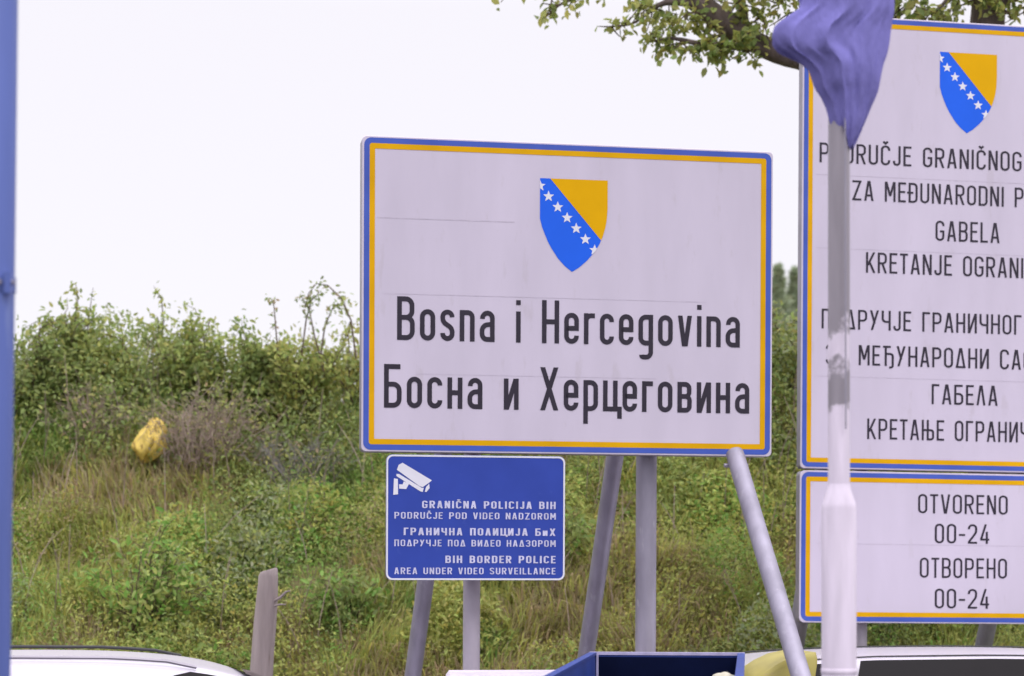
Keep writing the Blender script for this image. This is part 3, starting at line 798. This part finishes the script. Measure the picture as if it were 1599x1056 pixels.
def barrier():
    b = MB(); prof = [(-.24,0),(-.24,.10),(-.15,.32),(-.10,1.32),(-.085,1.34),(.085,1.34),(.10,1.32),(.15,.32),(.24,.10),(.24,0)]
    n = len(prof); v = []
    for x, s in ((-.40,.985),(-.385,1),(.56,1),(.575,.985)):
        v += [(x, y*s, z*(s if z > 1 else 1)) for y, z in prof]
    b.add(v, [tuple(reversed(range(n)))]+[(k*n+(i+1) % n, (k+1)*n+(i+1) % n, (k+1)*n+i, k*n+i) for k in range(3) for i in range(n)]+[tuple(3*n+i for i in range(n))])
    b.build('block', M_wall, wb)
    MB().tube([(.35,0,1.335),(.35,0,1.35),(.45,0,1.35),(.45,0,1.335)], .008, 8).build('lifting_loop', M_galv, wb, smooth=True)
barrier()

# ------------------------------------------------------------------ short post
M_wood = paint('weathered_wood', (.36, .30, .30), rough=.85, var=.3, scale=14, stretch=(1,1,.12), bump=.4, bscale=30, spots=((.20,.14,.11), 12, .62, .6))
p0 = at(420, 890, 10.6); p1 = at(408, 1056, 10.6)
sp_ = thing('wooden_post', 'short weathered round wooden post standing alone in the grass', 'post', (p1.x-.09, 10.6, 0))
def stub():
    b = MB(); d = Vector((p0.x-p1.x, 0, p0.z-p1.z)); top = Vector((p0.x-p1.x+.09, 0, p0.z)); n = 18
    pts = [top-d*t for t in (3.4, 2, 1, .5, .2, .06, .015, 0)]
    b.tube(pts, [.066,.064,.062,.060,.057,.054,.050,.044], n)
    b.v = [(x+.004*math.sin(9*z+5*y*30), y+.004*math.sin(7*z), z+(.35*(x-top.x) if z > top.z-.03 else 0)) for x, y, z in b.v]
    b.build('shaft', M_wood, sp_, smooth=True)
    w = MB(); w.tube([top+Vector((.035,-.03,-.17)), top+Vector((.07,-.045,-.15)), top+Vector((.10,-.05,-.12)), top+Vector((.125,-.05,-.115))], [.011,.009,.006,.003], 6)
    w.tube([top+Vector((.035,-.03,-.20)), top+Vector((.065,-.05,-.19)), top+Vector((.10,-.05,-.19))], [.008,.006,.003], 6)
    w.build('bark_splinter', M_wood, sp_, smooth=True)
stub()

# ------------------------------------------------------------------ foliage
M_leaf = leaf_mat('leaf', .45)
M_grass = leaf_mat('grass_blade', .45, .6)
M_bark = paint('bark', (.15, .115, .11), rough=.9, var=.35, scale=12, stretch=(1,1,.4), bump=.5, bscale=30)
M_twig = paint('twig_bark', (.12, .085, .06), rough=.9, var=.3, scale=20)
M_dead = paint('dead_twig', (.34, .265, .225), rough=.9, var=.3, scale=20)

def fast_mesh(name, verts, faces_quads, faces_tris, tint, mat, parent=None):
    """big meshes straight from arrays; tint is one colour per vertex (the leaf's own hue)"""
    nq, nt = len(faces_quads), len(faces_tris)
    me = bpy.data.meshes.new(name)
    me.vertices.add(len(verts)); me.vertices.foreach_set('co', np.asarray(verts, np.float32).ravel())
    loops = np.concatenate([np.asarray(faces_quads, np.int32).ravel(), np.asarray(faces_tris, np.int32).ravel()])
    me.loops.add(len(loops)); me.loops.foreach_set('vertex_index', loops.astype(np.int32))
    me.polygons.add(nq+nt)
    starts = np.concatenate([np.arange(nq)*4, nq*4+np.arange(nt)*3]).astype(np.int32)
    me.polygons.foreach_set('loop_start', starts)
    me.update(calc_edges=True)
    at_ = me.attributes.new('tint', 'FLOAT_COLOR', 'POINT')
    c = np.ones((len(verts), 4), np.float32); c[:, :3] = tint
    at_.data.foreach_set('color', c.ravel())
    me.materials.append(mat)
    o = bpy.data.objects.new(name, me); COL.objects.link(o)
    if parent is not None: o.parent = parent
    return o

def unit(a): return a/np.maximum(1e-9, np.linalg.norm(a, axis=-1, keepdims=True))
def leaves_mesh(name, pos, size, tint, parent=None, up=.5, out=None, aspect=.5, droop=.2, mat=None):
    """folded pointed leaves, six corners each, at pos (N,3)"""
    n = len(pos)
    d = rng.normal(size=(n, 3)); d[:, 2] -= droop
    if out is not None: d += out*1.0
    d = unit(d)
    nr = rng.normal(size=(n, 3))*.8; nr[:, 2] += up*2; nr[:, 1] -= up*.8
    sd = unit(np.cross(d, nr)); nm = np.cross(sd, d)
    s = np.asarray(size)[:, None]*np.ones((n, 1))
    w = s*aspect/2
    fold = .25
    a = pos; t = pos+d*s-nm*s*.12
    b1 = pos+d*s*.30+sd*w*.85+nm*w*fold; b2 = pos+d*s*.66+sd*w*.80+nm*w*fold*.8
    c1 = pos+d*s*.30-sd*w*.85+nm*w*fold; c2 = pos+d*s*.66-sd*w*.80+nm*w*fold*.8
    v = np.stack([a, b1, b2, t, c2, c1], 1).reshape(-1, 3)
    k = np.arange(n)*6
    q = np.concatenate([np.stack([k, k+1, k+2, k+3], 1), np.stack([k, k+3, k+4, k+5], 1)])
    return fast_mesh(name, v, q, np.zeros((0, 3), int), np.repeat(tint, 6, 0), mat or M_leaf, parent)

GREENS = {'dark': (0.249, 0.314, 0.113), 'mid': (0.339, 0.407, 0.135), 'olive': (0.429, 0.446, 0.140), 'light': (0.486, 0.550, 0.167), 'grey': (0.395, 0.440, 0.259), 'yellow': (0.520, 0.490, 0.135), 'fresh': (0.243, 0.424, 0.097), 'brown': (0.435, 0.347, 0.216), 'far': (0.373, 0.440, 0.292)}  # 'far' is cypress green paled to put distance haze into the tint
def hues(n, mix):
    names = list(mix); p = np.array([mix[k] for k in names], float); p /= p.sum()
    c = np.array([GREENS[k] for k in names])[rng.choice(len(names), n, p=p)]
    return c*rng.uniform(.80, 1.18, (n, 1))*rng.uniform(.92, 1.08, (n, 3))

def grow(base, h, w, nst, lean=(0,0), wig=.12, up=1.0):
    """woody skeleton: list of (points, radii) plus sampled points along the outer twigs"""
    sticks, samp, outs = [], [], []
    for i in range(nst):
        a = rng.uniform(0, 6.28); sp = rng.uniform(.15, 1.0)
        tip = np.array([math.cos(a)*w*.5*sp+lean[0], math.sin(a)*w*.38*sp+lean[1], h*rng.uniform(.6, 1.0)*(1.05-.45*sp*sp)*up])
        p0_ = np.array([rng.normal()*w*.08, rng.normal()*w*.06, -.05])
        m = 7; pts = []
        for j in range(m):
            t = j/(m-1)
            p = p0_*(1-t)+tip*t; p[2] = p0_[2]*(1-t)+tip[2]*(t**.85)
            p = p+rng.normal(size=3)*wig*.25*h*t*(1-t*.5)
            pts.append(p)
        pts = np.array(pts)
        sticks.append((pts, np.linspace(.011, .003, m)*max(.6, h)))
        for j in range(2, m):
            for k in range(2):
                if rng.random() < .85:
                    d = unit(rng.normal(size=3)+np.array([math.cos(a), math.sin(a), .35])); ln = rng.uniform(.10, .28)*h
                    b = pts[j]; e = b+d*ln; md = (b+e)/2+rng.normal(size=3)*.03*h
                    sticks.append((np.array([b, md, e]), np.array([.0042, .0032, .0018])*max(.6, h)))
                    for q in rng.uniform(.15, 1, 9):
                        samp.append((b*(1-q)+e*q)+rng.normal(size=3)*.018); outs.append(d)
        for q in rng.uniform(.35, 1, 14):
            f = q*(m-1); i0 = min(int(f), m-2); samp.append(pts[i0]*(1-f+i0)+pts[i0+1]*(f-i0)+rng.normal(size=3)*.03); outs.append(unit(rng.normal(size=3)))
    return sticks, np.array(samp), np.array(outs)

def sticks_mesh(name, sticks, mat, parent, n=5):
    mb = MB()
    for pts, r in sticks: mb.tube(pts, list(r), n, caps=False)
    return mb.build(name, mat, parent, smooth=True)

def shrub(label, x, y, h, w, mix, nst=14, nleaf=2600, size=.05, name='shrub', cat='shrub', extra=(), twig=None, lean=(0,0), wig=.12, group=None, aspect=.5):
    z = float(gz(x, y))
    t = thing(name, label, cat, (x, y, z-.02), group=group)
    sticks, samp, outs = grow(None, h, w, nst, lean, wig)
    for e in extra: sticks.append((np.array(e, float), np.linspace(.008, .002, len(e))))
    if not nleaf or wig > .25: sticks = [(p, r*.78) for p, r in sticks]
    sticks_mesh('stems', sticks, twig or M_twig, t)
    if nleaf:
        i = rng.integers(0, len(samp), nleaf)
        pos = samp[i]+rng.normal(size=(nleaf, 3))*np.array([.035, .035, .03])*(.6+h*.5)
        tint = hues(nleaf, mix)
        pe, to = [pos], [outs[i]*.5]
        for e in extra:
            e = np.array(e, float); m = 34
            f = rng.uniform(.25, 1, m)*(len(e)-1); i0 = np.minimum(f.astype(int), len(e)-2)
            pe.append(e[i0]*(1-(f-i0))[:, None]+e[i0+1]*(f-i0)[:, None]+rng.normal(size=(m, 3))*.018); to.append(np.zeros((m, 3))); tint = np.concatenate([tint, hues(m, mix)])
        pos = np.concatenate(pe); out = np.concatenate(to)
        leaves_mesh('foliage', pos, rng.uniform(.6, 1.25, len(pos))*size, tint, t, out=out, aspect=aspect)
    return t

def put(px, Y): return (px-CX)/FPX*Y
DK = dict(dark=4, mid=4, olive=1); MD = dict(mid=4, dark=2, olive=2, light=1); OL = dict(olive=4, mid=3, light=2, yellow=.6); GR = dict(grey=3, mid=3, olive=2)
grp = 'shrubs along the top of the bank'
def htop(px, py, Y):      # height a shrub at depth Y needs to reach that line of the skyline
    return EYE-(py-HY)/FPX*Y-float(gz(put(px, Y), Y))
for lab, px, py, Y, w, mix, nst, nl, ex in (
    ('dark green dense shrub on the bank right next to the blue pole', 44, 500, 15.0, .80, DK, 16, 3000, ()),
    ('spiky shrub with thin upright shoots poking into the sky near the blue pole', 112, 486, 15.3, .75, MD, 14, 2400, ((( 0,0,.4),(.02,0,.75),(.05,0,1.0),(.03,0,1.12)),((.1,0,.4),(.13,0,.8),(.17,0,1.08)))),
    ('low olive shrub in the dip of the skyline, above the dry brushwood', 178, 520, 15.4, .75, OL, 12, 2200, ()),
    ('leafy shrub with a bent bare shoot on top, above the yellow bag', 246, 494, 15.5, .85, MD, 15, 2700, (((0,0,.5),(.05,0,.8),(.03,0,.98),(-.03,0,1.08)),)),
    ('rounded mid green shrub, highest of those over the bare twigs', 326, 487, 15.3, .85, MD, 16, 3000, ()),
    ('dark low shrub between the rounded shrub and the bramble', 398, 516, 15.2, .85, DK, 15, 2700, ()),
    ('olive shrub in front of the arching bramble on the bank', 470, 500, 15.1, .90, OL, 15, 2800, ()),
    ('wide yellowish green shrub half hidden by the left edge of the large sign', 560, 495, 15.4, 1.0, dict(olive=4, mid=3, yellow=1.5), 16, 3000, ()),
    ('greyish green tall shrub in the gap between the two large signs', 1228, 468, 15.3, 1.0, GR, 16, 3200, ()),
):
    shrub(lab, put(px, Y), Y, htop(px, py, Y), w, mix, nst, nl, extra=ex, group=grp, size=.052)

# arching bramble against the sky
def bramble():
    Y = 15.0; x = put(520, Y); z = float(gz(x, Y))
    t = thing('bramble', 'thin arching bramble cane bending over against the sky beside the large sign', 'bramble', (x, Y, z))
    P = lambda px, py: np.array(at(px, py, Y))-np.array((x, Y, z))
    canes = [[P(556,560),P(548,500),P(532,465),P(512,446),P(494,443),P(482,458),P(476,480)], [P(505,580),P(490,520),P(482,480),P(470,462)], [P(500,560),P(507,510),P(520,480),P(528,474)], [P(440,600),P(432,530),P(428,480),P(424,466)], [P(470,560),P(478,500),P(486,470),P(500,455)]]
    sticks_mesh('cane', [(np.array(c), np.linspace(.008, .0028, len(c))) for c in canes], M_twig, t)
    pos = []
    for c in canes:
        c = np.array(c)
        for q in rng.uniform(.3, 1, 44):
            f = q*(len(c)-1); i0 = min(int(f), len(c)-2); pos.append(c[i0]*(1-f+i0)+c[i0+1]*(f-i0)+rng.normal(size=3)*.022)
    pos = np.array(pos)
    leaves_mesh('foliage', pos, rng.uniform(.028, .05, len(pos)), hues(len(pos), dict(mid=3, dark=3, brown=1)), t)
bramble()

# dry brushwood on the bank: bare twigs only
def brush(label, px, py, Y, w, h, nst, mat, seedleaf=0):
    x = put(px, Y)
    shrub(label, x, Y, h, w, dict(brown=2, olive=2, mid=1), nst, seedleaf, size=.036, name='brushwood', cat='brushwood', twig=mat, wig=.30)
brush('dry brown twigs hanging just above and right of the yellow bag', 300, 660, 14.40, .85, .62, 44, M_dead, 160)
M_dead2 = paint('grey_dead_twig', (.24, .22, .22), rough=.9, var=.3, scale=20)
brush('tangle of bare brown twigs to the right of the yellow bag', 330, 640, 14.62, 1.25, .62, 64, M_dead, 330)
brush('heap of dry brown twigs on the bank left of the yellow bag', 150, 680, 14.7, .95, .45, 46, M_dead, 330)
brush('grey bare brushwood on the bank nearest the large sign', 470, 660, 14.45, 1.15, .50, 64, M_dead2, 330)

# weeds that stand out from the slope
shrub('bright green leafy weed clump above the roof of the white car', put(222, 12.75), 12.75, .74, .80, dict(fresh=4, light=2, mid=2), 16, 1150, .062, name='weed_clump', cat='weed', wig=.24, aspect=.42)
shrub('small bright green weed at the foot of the short wooden post', put(345, 12.5), 12.5, .34, .6, dict(fresh=3, light=2, mid=2), 10, 700, .06, name='weed_clump', cat='weed', wig=.08, aspect=.42)
shrub('dark green weed clump on the slope to the right of the wooden post', put(545, 12.9), 12.9, .42, .7, dict(mid=4, dark=3, fresh=2), 12, 1000, .06, name='weed_clump', cat='weed', wig=.08, aspect=.42)
shrub('broad weed clump low on the slope between the sign posts', put(860, 13.4), 13.4, .5, .8, dict(fresh=2, mid=4, dark=2), 12, 1300, .065, name='weed_clump', cat='weed', wig=.08, aspect=.42)

# thicket: the continuous mass of leaves along the top of the bank
def thicket():
    n = 120000
    x = rng.uniform(-9, 9, n*2); y = rng.uniform(14.35, 17.4, n*2)
    hmax = .22+.55*np.clip((y-14.3)/1.0, 0, 1)*(.35+.95*vnoise(x, y, 1.3))
    dens = vnoise(x, y, 1.7)*.7+.3*vnoise(x*1.3+9, y, 4.2)
    keep = rng.random(n*2) < np.clip((dens-.16)*2.4, 0, 1)
    x, y, hmax = x[keep][:n], y[keep][:n], hmax[keep][:n]
    z = gz(x, y)+hmax*rng.random(len(x))**.8
    pos = np.stack([x, y, z], 1)
    zone = vnoise(x+3, y*1.0, .9)
    tint = np.where((zone > .62)[:, None], hues(len(x), dict(olive=4, mid=3, yellow=1, brown=.6)), np.where((zone < .40)[:, None], hues(len(x), DK), hues(len(x), MD)))
    o = leaves_mesh('thicket', pos, rng.uniform(.03, .062, len(x)), tint)
    tag(o, kind='stuff')
thicket()
def stalks():
    mb = []
    for _ in range(420):
        x, y = rng.uniform(-6.5, 6.5), rng.uniform(12.6, 15.6); z = float(gz(x, y)); h = rng.uniform(.25, .7)
        p = np.array([(x, y, z)]*5); ln = rng.normal(size=2)*.22
        for k, u in enumerate(np.linspace(0, 1, 5)): p[k] += (ln[0]*u*u*h, ln[1]*u*u*h, h*u)
        mb.append((p, np.linspace(.0045, .0018, 5)))
    o = sticks_mesh('dry_stalks', mb, M_dead, None, 4); tag(o, kind='stuff')
stalks()

# grass and low weeds on the slope
def grass():
    n = 260000
    x = rng.uniform(-6.6, 6.6, n); y = 11.05+5.6*rng.random(n)**.95
    a = vnoise(x, y, .75); b = vnoise(x+31, y+7, 2.1); c = vnoise(x+11, y+3, .45)
    bare = (vnoise(x-8, y+2, 1.1)*.6+vnoise(x, y-5, 3.1)*.4)
    keep = rng.random(n) < np.clip((bare-.22)*3.5, .12, 1)
    x, y, a, b, c = (q[keep] for q in (x, y, a, b, c)); n = len(x)
    L = (.11+.19*a+.10*c*(y > 13))*rng.uniform(.45, 1.4, n)
    w = rng.uniform(.003, .0065, n)*(1+.8*(c > .6))
    clump = np.stack([vnoise(x, y+50, 3.5)-.5, vnoise(x+50, y, 3.5)-.5], 1)*2.2
    ang = rng.uniform(0, 6.28, n)
    lean = np.stack([np.cos(ang), np.sin(ang)], 1)*rng.uniform(.15, 1.15, (n, 1))+clump*.8
    z = gz(x, y)-.01
    p0_ = np.stack([x, y, z], 1)
    side = np.stack([np.cos(ang+1.57+rng.normal(size=n)), np.sin(ang+1.57), np.zeros(n)], 1)*w[:, None]
    mid = p0_+np.stack([lean[:,0]*L*.32, lean[:,1]*L*.32, L*.60], 1)
    tip = p0_+np.stack([lean[:,0]*L, lean[:,1]*L, L*(1.0-.42*np.minimum(1.2, np.linalg.norm(lean, axis=1)))], 1)
    v = np.stack([p0_-side, p0_+side, mid+side*.8, mid-side*.8, tip], 1).reshape(-1, 3)
    k = np.arange(n)*5
    q = np.stack([k, k+1, k+2, k+3], 1); t = np.stack([k+3, k+2, k+4], 1)
    m = a*.55+b*.45
    tint = np.where((m > .58)[:, None], hues(n, dict(olive=4, yellow=1.6, light=2.5, mid=1)), np.where((m < .40)[:, None], hues(n, dict(mid=3, fresh=2, light=1, dark=1.5)), hues(n, dict(olive=3, mid=2, light=2, yellow=.8))))
    dry = vnoise(x+70, y+20, 1.4)*.8+.2*vnoise(x, y, 6.0)
    for gx, gy, sx, sy, k_ in ((-2.35, 14.35, .75, .45, .42), (.32, 12.85, .42, .28, .42), (2.05, 14.1, .35, .6, .35), (-2.55, 12.75, .35, .25, .25), (-1.5, 13.2, .3, .3, .2)):
        dry = dry+k_*np.exp(-((x-gx)/sx)**2-((y-gy)/sy)**2)
    dry = dry > .66
    tint = np.where(dry[:, None], hues(n, dict(brown=3, yellow=.6, olive=2)), tint)
    tag(fast_mesh('grass', v, q, t, np.repeat(tint, 5, 0), M_grass), kind='stuff')
    n = 130000
    x = rng.uniform(-6.6, 6.6, n); y = 11.3+3.5*rng.random(n)**.85
    keep = rng.random(n) < np.clip((vnoise(x+5, y+9, 1.6)-.28)*3, 0, 1)
    x, y = x[keep], y[keep]; n = len(x)
    h = (.05+.30*vnoise(x+5, y+9, 1.6))*rng.random(n)**.6
    m = vnoise(x+2, y+2, .8)
    tint = np.where((m > .55)[:, None], hues(n, dict(olive=3, light=2, yellow=1)), hues(n, dict(mid=3, fresh=2.5, dark=1, light=1)))
    tag(leaves_mesh('undergrowth', np.stack([x, y, gz(x, y)+h], 1), rng.uniform(.018, .043, n), tint, aspect=.45, mat=M_leaf), kind='stuff')
grass()
def scrub():
    pos, tint, out, siz = [], [], [], []
    mixes = (dict(mid=3, fresh=2, light=1), dict(olive=4, light=2, yellow=1), dict(mid=2, grey=3, olive=1), dict(olive=2, brown=2, mid=1), dict(light=3, fresh=2, yellow=1), MD)
    for _ in range(150):
        cx, cy = rng.uniform(-6.4, 6.4), rng.uniform(12.0, 15.0)
        if abs(cx-put(232, 14.4)) < .45 and cy > 13.6: continue
        r = rng.uniform(.14, .42); h = r*rng.uniform(.7, 1.25); n = int(900*r*r/.06)
        a = rng.uniform(0, 6.28, n); q = np.sqrt(rng.random(n)); lump = 1+.35*np.sin(3*a+rng.uniform(0, 6))*rng.random()
        x = cx+r*q*np.cos(a)*lump; y = cy+r*q*np.sin(a)*lump
        z = gz(x, y)+h*np.sqrt(np.clip(1-q*q, 0, 1))*rng.random(n)**.45*rng.uniform(.75, 1.2, n)
        pos.append(np.stack([x, y, z], 1)); tint.append(hues(n, mixes[rng.integers(len(mixes))])*rng.uniform(.85, 1.12))
        siz.append(rng.uniform(.6, 1.3, n)*rng.uniform(.022, .05)); out.append(np.stack([np.cos(a)*q, np.sin(a)*q, np.full(n, .5)], 1)*.7)
    tag(leaves_mesh('scrub', np.concatenate(pos), np.concatenate(siz), np.concatenate(tint), out=np.concatenate(out), aspect=.42), kind='stuff')
scrub()

# yellow plastic bag caught in the brushwood
M_bag = paint('yellow_plastic_bag', (.80, .60, .14), rough=.6, var=.3, scale=18, stretch=(1,1,.45), spots=((.30,.19,.05), 30, .55, .85), bump=.7, bscale=28)
Yb = 14.42
def plastic_bag():
    mb = MB(); n, m = 72, 26
    for i in range(m):
        u = i/(m-1); r = math.sin(min(1, u*1.0+.0)*math.pi)**.55*(1.12-.52*u)+.02
        for j in range(n):
            a = 2*math.pi*j/n
            q = r*(1+.10*math.sin(3*a+1+u)+.07*math.sin(8*a+2*math.sin(5*u))*(.4+u)+.05*math.sin(13*a+4*u)+.04*math.sin(7*u*3+2*a))
            mb.v.append((q*.128*math.cos(a)+.085*u-.03+.016*math.sin(9*u+a*2), q*.10*math.sin(a), (u-.45)*.32+.012*math.sin(5*a)))
    for i in range(m-1):
        for j in range(n): mb.f.append((i*n+j, i*n+(j+1) % n, (i+1)*n+(j+1) % n, (i+1)*n+j)); mb.m.append(0)
    mb.f.append(tuple(reversed(range(n)))); mb.m.append(0); mb.f.append(tuple((m-1)*n+j for j in range(n))); mb.m.append(0)
    o = mb.build('plastic_bag', M_bag, smooth=True); o.location = at(232, 691, Yb)
    tag(o, 'crumpled yellow plastic bag caught in the dry brushwood on the bank', 'bag')
plastic_bag()

# distant cypresses beyond the bank
def cypress(label, px, py, Y, w):
    x = put(px, Y); z = float(gz(x, Y)); top = EYE-(py-HY)/FPX*Y; h = top-z
    t = thing('cypress', label, 'tree', (x, Y, z), group='distant cypresses')
    MB().tube([(0,0,-.1),(0,0,h*.5),(0,0,h*.97)], [.16,.09,.02], 8).build('trunk', M_bark, t, smooth=True)
    n = 5200
    u = rng.random(n)**.8; rad = w*.5*np.minimum(1, (1-u)*2.6)*(.6+.4*np.minimum(1, u*4))*(1+.25*np.sin(u*40+rng.uniform(0, 6)))*np.sqrt(rng.random(n))
    a = rng.uniform(0, 6.28, n)
    pos = np.stack([rad*np.cos(a), rad*np.sin(a), h*(.04+.96*u)], 1)
    leaves_mesh('crown', pos, rng.uniform(.15, .32, n), hues(n, dict(far=1)), t, droop=-1.5, aspect=.35)  # crown tint has the distance haze painted in
cypress('slim dark cypress far behind the bank, close to the edge of the large country sign', 1215, 422, 62, 1.1)
cypress('slim dark cypress far behind the bank, close to the edge of the tall notice sign', 1241, 426, 64, 1.0)

# ------------------------------------------------------------------ tree over the tall sign
def tree():
    Y = 13.4; x = put(1545, Y); z = float(gz(x, Y))
    t = thing('broadleaf_tree', 'broadleaved tree rising behind the tall notice sign, a bough reaching left', 'tree', (x, Y, z-.05))
    O = np.array((x, Y, z-.05))
    P = lambda px, py, dy=0: np.array(at(px, py, Y+dy))-O
    trunk = [np.array((0,0,-.2)), np.array((.03,0,1.2)), np.array((-.02,.02,2.4)), P(1540,60), P(1555,-150), P(1530,-420)]
    MB().tube([Vector(p) for p in trunk], [.19,.16,.145,.125,.10,.05], 14).build('trunk', M_bark, t, smooth=True)
    limbs = [([P(1540,190), P(1420,150), P(1320,112), P(1250,92), P(1195,74), P(1140,42), P(1095,8), P(1040,-40), P(960,-120)], [.085,.085,.083,.08,.075,.08,.08,.06,.03]),
             ([P(1195,74), P(1150,72,-.1), P(1100,70,-.15), P(1050,60,-.2), P(1015,66,-.2)], [.05,.03,.02,.012,.005]),
             ([P(1185,70), P(1165,40), P(1158,0), P(1150,-80)], [.04,.032,.028,.016]),
             ([P(1140,42), P(1120,58,-.1), P(1098,48,-.1), P(1080,30,-.1)], [.02,.012,.009,.004]),
             ([P(1095,8), P(1040,4,-.1), P(1010,22,-.1), P(985,38,-.1), P(945,42,-.1)], [.03,.02,.012,.008,.004]),
             ([P(1040,-40), P(960,-22), P(905,-8), P(868,12), P(862,22)], [.03,.02,.012,.007,.003]),
             ([P(905,-8), P(850,-20), P(800,-8)], [.012,.008,.004]),
             ([P(1555,-100), P(1480,-60), P(1420,10), P(1395,30)], [.05,.03,.018,.008]),
             ([P(1555,-120), P(1590,-40), P(1620,15), P(1660,30)], [.05,.03,.02,.008]),
             ([P(1545,40), P(1570,0,-.2), P(1600,-30,-.3)], [.04,.02,.01]),
             ([P(1548,-100), P(1500,-30,-.2), P(1468,12,-.2), P(1440,26,-.2)], [.03,.02,.012,.006]),
             ([P(1530,-420), P(1400,-520), P(1250,-560)], [.05,.03,.01]), ([P(1530,-420), P(1680,-560)], [.05,.01]), ([P(1555,-150), P(1700,-260), P(1820,-280)], [.06,.04,.01]),
             ([P(1095,8), P(1120,-90), P(1100,-200)], [.05,.03,.01]), ([P(1250,92), P(1300,-60), P(1290,-260)], [.05,.035,.01])]
    for pts, r in limbs:
        f = np.linspace(0, len(pts)-1, len(pts)*3-2); pp = np.array(pts); k = np.minimum(f.astype(int), len(pts)-2)
        # Catmull-Rom through the marks
        ext = np.concatenate([[2*pp[0]-pp[1]], pp, [2*pp[-1]-pp[-2]]]); u = (f-k)[:, None]
        a, b, c, d = ext[k], ext[k+1], ext[k+2], ext[k+3]
        sm = .5*((2*b)+(-a+c)*u+(2*a-5*b+4*c-d)*u**2+(-a+3*b-3*c+d)*u**3)
        rr = np.interp(f, range(len(r)), r)*rng.uniform(.92, 1.1, len(f))
        MB().tube([Vector(p) for p in sm], list(rr), 10).build('limb', M_bark, t, smooth=True)
    pos, out = [], []
    def spray(c, n, r, tws=4, wood=True):
        c = np.array(c)
        tw = []
        for _ in range(tws):
            d = unit(rng.normal(size=3)*np.array([1,.7,.7])+np.array([-.3,0,-.15])); e = c+d*r
            tw.append((np.array([c, (c+e)/2+rng.normal(size=3)*.03*r, e]), np.array([.007,.005,.003])))
            for q in rng.uniform(.1, 1.1, max(2, int(n*.62)//tws)):
                pos.append(c+(e-c)*q+rng.normal(size=3)*.22*r); out.append(d)
        if wood: sticks_mesh('twig', tw, M_twig, t)
    for px, py, n, r, dy in ((1020,12,110,.20,-.1),(1045,30,90,.17,-.1),(1005,0,80,.2,-.1),(1060,-20,150,.25,0),(1030,66,70,.11,-.2),(1065,66,90,.13,-.2),(1100,70,110,.13,-.15),(1135,72,110,.14,-.1),(1165,78,90,.13,-.1),(1025,58,40,.07,-.2),
                             (955,42,26,.10,-.1),(975,38,22,.08,-.1),(872,8,46,.13,0),(900,-6,70,.16,0),(862,-4,40,.14,0),(800,-14,30,.12,0),(925,-20,80,.2,0),(1105,28,60,.12,-.1),(1090,42,40,.08,-.1),
                             (1150,6,130,.2,-.05),(1215,6,170,.2,-.1),(1190,26,130,.16,-.1),(1160,66,110,.12,-.2),(1110,64,90,.1,-.2),(1075,20,110,.15,-.2),(1230,22,70,.16,0),(1170,-30,150,.3,0),(1240,-30,150,.3,0),(1250,40,40,.12,0),
                             (1405,16,110,.16,-.1),(1430,18,110,.16,-.15),(1455,18,100,.15,-.2),(1475,24,60,.12,-.2),(1405,-20,140,.25,0),(1500,-10,90,.18,-.1),(1520,0,60,.15,-.1),(1460,-20,120,.22,0),
                             (1590,0,110,.2,-.1),(1575,20,50,.12,-.2),(1615,10,100,.22,0),(1550,-50,140,.3,0),(1640,-30,200,.35,0)):
        spray(P(px, py, dy), n, r)
    for _ in range(130):                       # the rest of the crown, above the picture
        px, py, dy = rng.uniform(1000, 1900), rng.uniform(-640, -40), rng.uniform(-1.3, 1.5)
        if ((px-1480)/470)**2+((py+300)/330)**2 < 1: spray(P(px, py, dy), 130, rng.uniform(.3, .5), wood=False)
    pos = np.array(pos); n = len(pos)
    leaves_mesh('crown', pos, rng.uniform(.035, .085, n), hues(n, dict(olive=4, dark=1.5, mid=2.5, yellow=.8)), t, out=np.array(out)*.6, aspect=.62, droop=.5)
tree()
